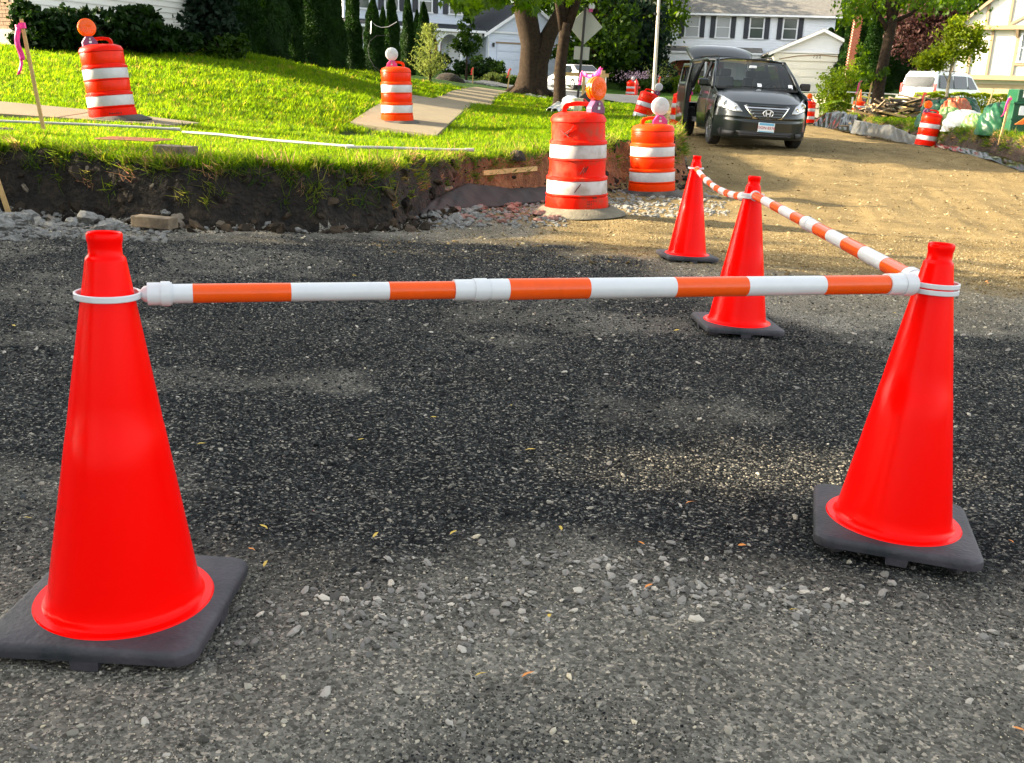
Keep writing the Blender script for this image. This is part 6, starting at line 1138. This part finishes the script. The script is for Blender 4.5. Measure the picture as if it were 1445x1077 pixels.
def gable_roof_x(parent, x0, x1, y0, y1, ze, zr, m, over=.35, name='roof', th=.14):
    """ridge along x"""
    ym = (y0+y1)/2; k = (zr-ze)/(ym-y0); a, b = x0-over, x1+over; o_ = over; mb = MB()
    mb.prism([(y0-o_, ze-k*o_), (ym, zr), (y1+o_, ze-k*o_), (y1+o_, ze-k*o_+th), (ym, zr+th), (y0-o_, ze-k*o_+th)], b-a, o=(a, 0, 0), ax=((0, 1, 0), (0, 0, 1), (1, 0, 0))); r_ = mb.build(name, M[m], parent)
    MB().box(((a+b)/2, y0-o_-.03, ze-k*o_+.04), (b-a, .10, .14)).build('gutter', M['housetrim'], r_); return r_
def gable_roof_y(parent, x0, x1, y0, y1, ze, zr, m, over=.3, name='roof', th=.12, trim='housetrim'):
    xm = (x0+x1)/2; k = (zr-ze)/(xm-x0); o_ = over; mb = MB()
    mb.prism([(x0-o_, ze-k*o_), (xm, zr), (x1+o_, ze-k*o_), (x1+o_, ze-k*o_+th), (xm, zr+th), (x0-o_, ze-k*o_+th)], y1-y0+over, o=(0, y0-over, 0), ax=((1, 0, 0), (0, 0, 1), (0, 1, 0))); r_ = mb.build(name, M[m], parent)
    for s, xa in ((1, x0-o_), (-1, x1+o_)): MB().prism([(xa, ze-k*o_-.12), (xm, zr-.12), (xm, zr+th*.8), (xa, ze-k*o_+th*.8)], .05, o=(0, y0-over-.055-(.004 if s > 0 else 0), 0)).build('rake_board', M[trim], r_)
    return r_
def local(px, py, d, rz, label, name='house', dz=0):
    p_ = Vector(P(px, py, d)); return empty(name, (p_.x, p_.y, p_.z+dz), rz, label, 'house')

# 1: brick and siding house at the top left
c0 = Vector(P(34, 63, 20.2)); ang = math.atan2(.93, .36); h = empty('house', c0, ang, 'brick and lap-sided house cut off at the top left corner', 'house')
wallbox(h, 0, 6.1, .03, 7, .0, 5.6, 'siding_cream'); lap(h, .12, 6.0, .16, 1.9, .03, 'siding_cream', .135, 'siding_board', single=True); lap(h, .12, 6.0, 1.915, 5.5, .03, 'siding_cream', .135)
MB().box((3.05, -.0, .06), (6.1, .10, .2)).build('foundation', M['found'], h); MB().box((6.05, -.01, 2.8), (.12, .12, 5.4)).build('corner_board', M['housetrim'], h); gable_roof_x(h, 0, 6.1, 0, 7, 5.6, 8, 'roofgrey')
# brick return wall: runs away to the left from the corner
bw = MB(); br = random.Random(2); L_ = 5.0
for j in range(30):
    for i in range(22):
        y_ = .06+i*.215+(.1075 if j % 2 else 0)+.1; z_ = .30+j*.075+.034; bw.box((-.115-br.uniform(0, .006), y_, z_), (.03, .203, .064))
q = bw.build('bricks', M['brick'], h); q['kind'] = 'stuff'; MB().box((-.05, 2.6, 2.9), (.12, 5.1, 5.5)).build('brick_backing', M['mortar'], h); MB().box((-.06, 2.6, .14), (.18, 5.2, .32)).build('footing', M['found'], h)
dsp = MB(); dsp.tube([(-.02, -.10, 3.2), (-.02, -.10, .32), (-.02, -.13, .22), (.03, -.34, .10)], .045, 8).build('downspout', M['siding_cream'], h, True)
# 2: bluish white house left of the big maple
h = local(686, 104, 66, R(26), 'bluish white two storey house with arched porch and garage, left of the big maple', dz=-.1)
wallbox(h, 0, 6.4, .1, 7, -.6, 2.75, 'siding_blue'); lap(h, 0, .75, 0, 2.7, .1, 'siding_blue'); lap(h, 5.65, 6.4, 0, 2.7, .1, 'siding_blue'); lap(h, .75, 5.65, 2.2, 2.75, .1, 'siding_blue'); lap(h, 0, 6.4, 2.78, 4.75, .1, 'siding_blue', gable=3.2); MB().prism([(0, 2.75), (6.4, 2.75), (3.2, 4.8)], .1, o=(0, .12, 0)).build('gable_wall', M['siding_blue'], h)
MB().box((3.2, .02, 2.84), (6.4, .06, .14)).build('fascia', M['housetrim'], h); garage_door(h, .80, 5.6, 2.12, .07, 'siding_blue'); MB().box((3.2, .03, 2.17), (5.0, .08, .10)).build('door_head', M['timber'], h); MB().box((.50, -.02, 2.0), (.14, .12, .26)).build('wall_lamp', M['black'], h, bevel=.02); gable_roof_y(h, 0, 6.4, .1, 7.2, 2.75, 4.8, 'roofdark')
link('house_number', text_mesh('7 8 2', .34, M['shutter'], 'house_number', .01), h, (4.4, .05, 2.52), (R(90), 0, 0)); MB().tube([(.05, -.02, 2.6), (.05, -.14, 2.4), (.10, -.03, 2.2), (.10, -.03, 0)], .05, 7).build('downspout', M['housetrim'], h, True)
wallbox(h, -9.5, -.6, 1.9, 9, -.6, 6.2, 'siding_blue'); lap(h, -9.5, -.6, 3.1, 6.2, 1.9, 'siding_blue'); lap(h, -9.5, -.6, 0, 2.9, 1.9, 'siding_blue'); gable_roof_x(h, -9.5, -.6, 1.9, 9, 6.2, 8.4, 'roofdark'); MB().box((-.62, 1.86, 4.6), (.14, .12, 3.2)).build('corner_board', M['housetrim'], h)
MB().prism([(-.2, 2.72), (2.1, 3.15), (2.1, 3.30), (-.2, 2.86)], 9.4, o=(-9.6, 0, 0), ax=((0, 1, 0), (0, 0, 1), (1, 0, 0))).build('porch_roof', M['roofdark'], h); MB().box((-4.9, -.24, 2.76), (9.4, .12, .16)).build('gutter', M['housetrim'], h)
for x_ in (-1.6, -3.8, -6.2, -8.2): window(h, x_, 4.62, .85, 1.35, 1.88, True, ('blind', 'pane'))
def arch(parent, x0, x1, zt_, ze, y, m, dep=.16, n=12):
    pts = [(x0, zt_), (x1, zt_), (x1, ze)]+[((x0+x1)/2+(x1-x0)/2*math.cos(a), ze+(zt_-.18-ze)*math.sin(a)) for a in np.linspace(0, math.pi, n)[1:-1]]+[(x0, ze)]
    mb = MB(); pr = [((x0+x1)/2+(x1-x0)/2*math.cos(a), ze+(zt_-.18-ze)*math.sin(a)) for a in np.linspace(0, math.pi, n)]
    for i in range(n-1): mb.prism([pr[i], pr[i+1], (pr[i+1][0], zt_), (pr[i][0], zt_)], dep, o=(0, y, 0))
    return mb.build('porch_arch', M[m], parent)
for i, x0 in enumerate((-.35, -1.95, -3.55, -5.15, -6.75)): arch(h, x0-1.45, x0, 2.7, 1.75, 0, 'housetrim'); MB().box((x0-1.525, .08, 1.3), (.15, .17, 2.75)).build('porch_post', M['housetrim'], h)
MB().box((-4.2, 1.84, 1.05), (.95, .06, 2.1)).build('front_door', M['door_w'], h); MB().lathe([(.20, 0), (.26, -.03), (.26, .03), (.20, 0)], 16).build('wreath', M['lf_dark'], h, True, loc=(-4.2, 1.78, 1.55), rot=(R(90), 0, 0)); MB().box((-2.9, 1.80, 1.2), (.5, .12, 2.4)).build('brick_panel', M['brickred'], h); MB().box((-1.6, 1.84, 1.05), (.95, .05, 2.1)).build('side_door', M['door_w'], h)
MB().box((-4.5, 1.0, -.1), (8.8, 2.1, .3)).build('porch_floor', M['found'], h)
# 3: central white house
h = local(935, 117, 76, R(-9), 'white two storey house with black shutters and attached garage behind the minivan', dz=-.3); W_ = 12.6
wallbox(h, 0, W_, .1, 9, -.8, 5.75, 'siding'); lap(h, 0, W_, 2.9, 5.7, .1, 'siding', .19); lap(h, 0, W_, 0, 2.6, .1, 'siding', .19)
gable_roof_x(h, 0, W_, .1, 9, 5.75, 9.2, 'roofgrey', .45); MB().box((W_+.02, 4.5, 2.6), (.10, 8.7, 6.2)).build('end_wall', M['siding'], h); MB().prism([(.1, 5.7), (9, 5.7), (4.55, 9.1)], .08, o=(W_, 0, 0), ax=((0, 1, 0), (0, 0, 1), (1, 0, 0))).build('gable_wall', M['siding'], h)
for i, x_ in enumerate((1.95, 4.3, 6.85, 9.35)): window(h, x_, 4.55, .95, 1.45, .07, True, ('blind', 'blind') if i < 2 else 'pane')
MB().prism([(-1.5, 2.62), (.12, 3.0), (.12, 3.12), (-1.5, 2.76)], 7.6, o=(-.2, 0, 0), ax=((0, 1, 0), (0, 0, 1), (1, 0, 0))).build('porch_roof', M['roofgrey'], h); MB().box((3.6, -1.5, 2.60), (7.6, .12, .14)).build('gutter', M['housetrim'], h); MB().box((3.6, -1.35, 2.35), (7.5, .12, .30)).build('porch_beam', M['housetrim'], h)
for x_ in (.0, .38, 3.2, 3.6, 6.4): MB().lathe([(.12, -.3), (.12, .05), (.09, .1), (.08, 2.1), (.11, 2.2)], 12).build('porch_column', M['housetrim'], h, True, loc=(x_, -1.35, 0))
arch(h, .45, 3.15, 2.22, 1.70, -1.40, 'housetrim', .12); arch(h, 3.65, 6.3, 2.22, 1.70, -1.40, 'housetrim', .12); MB().box((2.3, .05, 1.1), (4.6, .10, 2.9)).build('brick_panel', M['brickred'], h); window(h, 2.7, 1.35, 1.25, 1.5, .0, False, ('blind', 'pane')); MB().box((5.2, .03, 1.05), (1.0, .06, 2.1)).build('front_door', M['door_w'], h); MB().box((3.5, -.7, -.2), (7.4, 1.9, .4)).build('porch_floor', M['found'], h)
g2 = Vector((7.6, -8.6, -.15)); GX = 6.3
def sh(o): o.location = o.location+g2; return o
sh(wallbox(h, 0, GX, .1, 9, -.6, 2.7, 'siding_cream')); sh(lap(h, 0, .7, 0, 2.65, .1, 'siding', .19)); sh(lap(h, 5.6, GX, 0, 2.65, .1, 'siding', .19)); sh(lap(h, 0, GX, 2.72, 4.1, .1, 'siding', .16, gable=GX/2)); sh(MB().prism([(0, 2.7), (GX, 2.7), (GX/2, 4.15)], .1, o=(0, .12, 0)).build('gable_wall', M['siding'], h))
sh(garage_door(h, .72, 5.58, 2.1, .08, 'siding_cream')); sh(MB().box((GX/2, .03, 2.36), (GX-.1, .08, .45)).build('garage_fascia', M['siding_cream'], h)); sh(MB().box((GX/2, .0, 2.70), (GX, .10, .12)).build('fascia', M['housetrim'], h)); r_ = gable_roof_y(h, 0, GX, .1, 9, 2.7, 4.15, 'roofgrey', .35); sh(r_)
link('house_number', text_mesh('7 2 2', .26, M['shutter'], 'house_number', .01), h, g2+Vector((2.9, -.03, 2.42)), (R(90), 0, 0)); arch_b = MB().tube([(.4, -.02, 2.22), (1.6, -.02, 2.45), (GX/2, -.02, 2.55), (GX-1.6, -.02, 2.45), (GX-.4, -.02, 2.22)], .035, 6).build('arched_moulding', M['timber'], h, True); sh(arch_b)
# 4: half-timbered house on the right
h = local(1333, 147, 58, R(-33), 'half-timbered white house with a steep gable at the right picture edge', dz=-.4); W_ = 5.6; zb, zt_, zp = 1.9, 4.75, 7.2
wallbox(h, 0, W_, .1, 8, zb, zt_, 'stucco'); MB().prism([(-.0, zt_), (W_, zt_), (W_/2, zp)], .12, o=(0, -.22, 0)).build('gable_wall', M['stucco'], h); MB().prism([(-.0, zt_), (W_, zt_), (W_/2, zp)], .3, o=(0, -.1, 0)).build('gable_backing', M['stucco'], h)
wallbox(h, .2, W_-.1, .6, 8, -1, zb, 'stucco', 'lower_wall'); wallbox(h, W_+.02, W_+4, 2.0, 8, -1, 4.6, 'siding_cream', 'side_wing'); 
def tim(a, b, y=.04, w_=.15, d_=.08): 
    a, b = Vector((a[0], 0, a[1])), Vector((b[0], 0, b[1])); L = (b-a).length; return MB().box(((a.x+b.x)/2, y, (a.z+b.z)/2), (L, d_, w_), rot=Euler((0, -math.atan2(b.z-a.z, b.x-a.x), 0))).build('timber', M['timber'], h)
tim((0, zb+.1), (W_, zb+.1), .06, .28, .14); tim((0, zt_), (W_, zt_), -.26, .24, .12)
for x_ in (.06, .95, 2.0, 3.35, 4.55, W_-.06): tim((x_, zb+.25), (x_, zt_-.15), .055)
tim((3.42, 2.75), (4.48, 2.75), .053, .13)
for x_ in (1.6, 2.8, 4.3): zz = zt_+(zp-zt_)*(1-abs(x_-W_/2)/(W_/2)); tim((x_, zt_+.1), (x_, zz-.1), -.255)
tim((2.85, zt_+.15), (4.25, zt_+1.0), -.25); window(h, 3.95, 3.65, .70, 1.45, .08, False, 'blind')
for x_ in (3.3, 4.6, W_-.1): MB().prism([(0, 0), (-.28, 0), (0, -.42)], .14, o=(x_-.07, -.02, zt_-.12), ax=((0, 1, 0), (0, 0, 1), (1, 0, 0))).build('bracket', M['timber'], h)
for x_ in (.3, W_-.7): MB().prism([(0, 0), (-.24, 0), (0, -.5)], .16, o=(x_, .58, zb-.04), ax=((0, 1, 0), (0, 0, 1), (1, 0, 0))).build('bracket', M['timber'], h)
garage_door(h, .55, 4.5, zb-.25, .57, 'door_tan', 4, 4, -.9); gable_roof_y(h, 0, W_, -.1, 8, zt_, zp, 'roofbrown', .3, trim='timber'); gable_roof_x(h, W_-.4, W_+5, 1.5, 9, 4.6, 7.4, 'roofbrown', .3)
# 5: roof and chimney seen above the evergreens
h = local(1165, 60, 84, R(-6), 'low house with a tan tiled roof and pale chimney showing above the evergreens'); wallbox(h, 0, 9, .2, 7, -4, -.1, 'stucco'); rf = gable_roof_x(h, 0, 9, .2, 7, 0, 1.1, 'rooftan'); MB().box((1.7, 2.5, 1.3), (.9, .8, 1.8)).build('chimney', M['stucco'], rf)
e = empty('brick_chimney', Vector(P(1199, 96, 62)), label='tall reddish brick chimney stack right of the central white house', cat='chimney', rot=(0, R(2.5), R(-9))); bm_ = MB(); 
for j in range(72):
    for i in range(2): bm_.box((-.12+i*.24+(.03 if j % 2 else -.03), 0, -1+j*.085), (.225, .46, .07))
q = bm_.build('bricks', M['brickred'], e); q['kind'] = 'stuff'; MB().box((0, 0, 2.0), (.42, .40, 6.2)).build('core', M['mortar'], e); MB().box((0, 0, 5.15), (.62, .6, .12)).build('cap', M['found'], e)
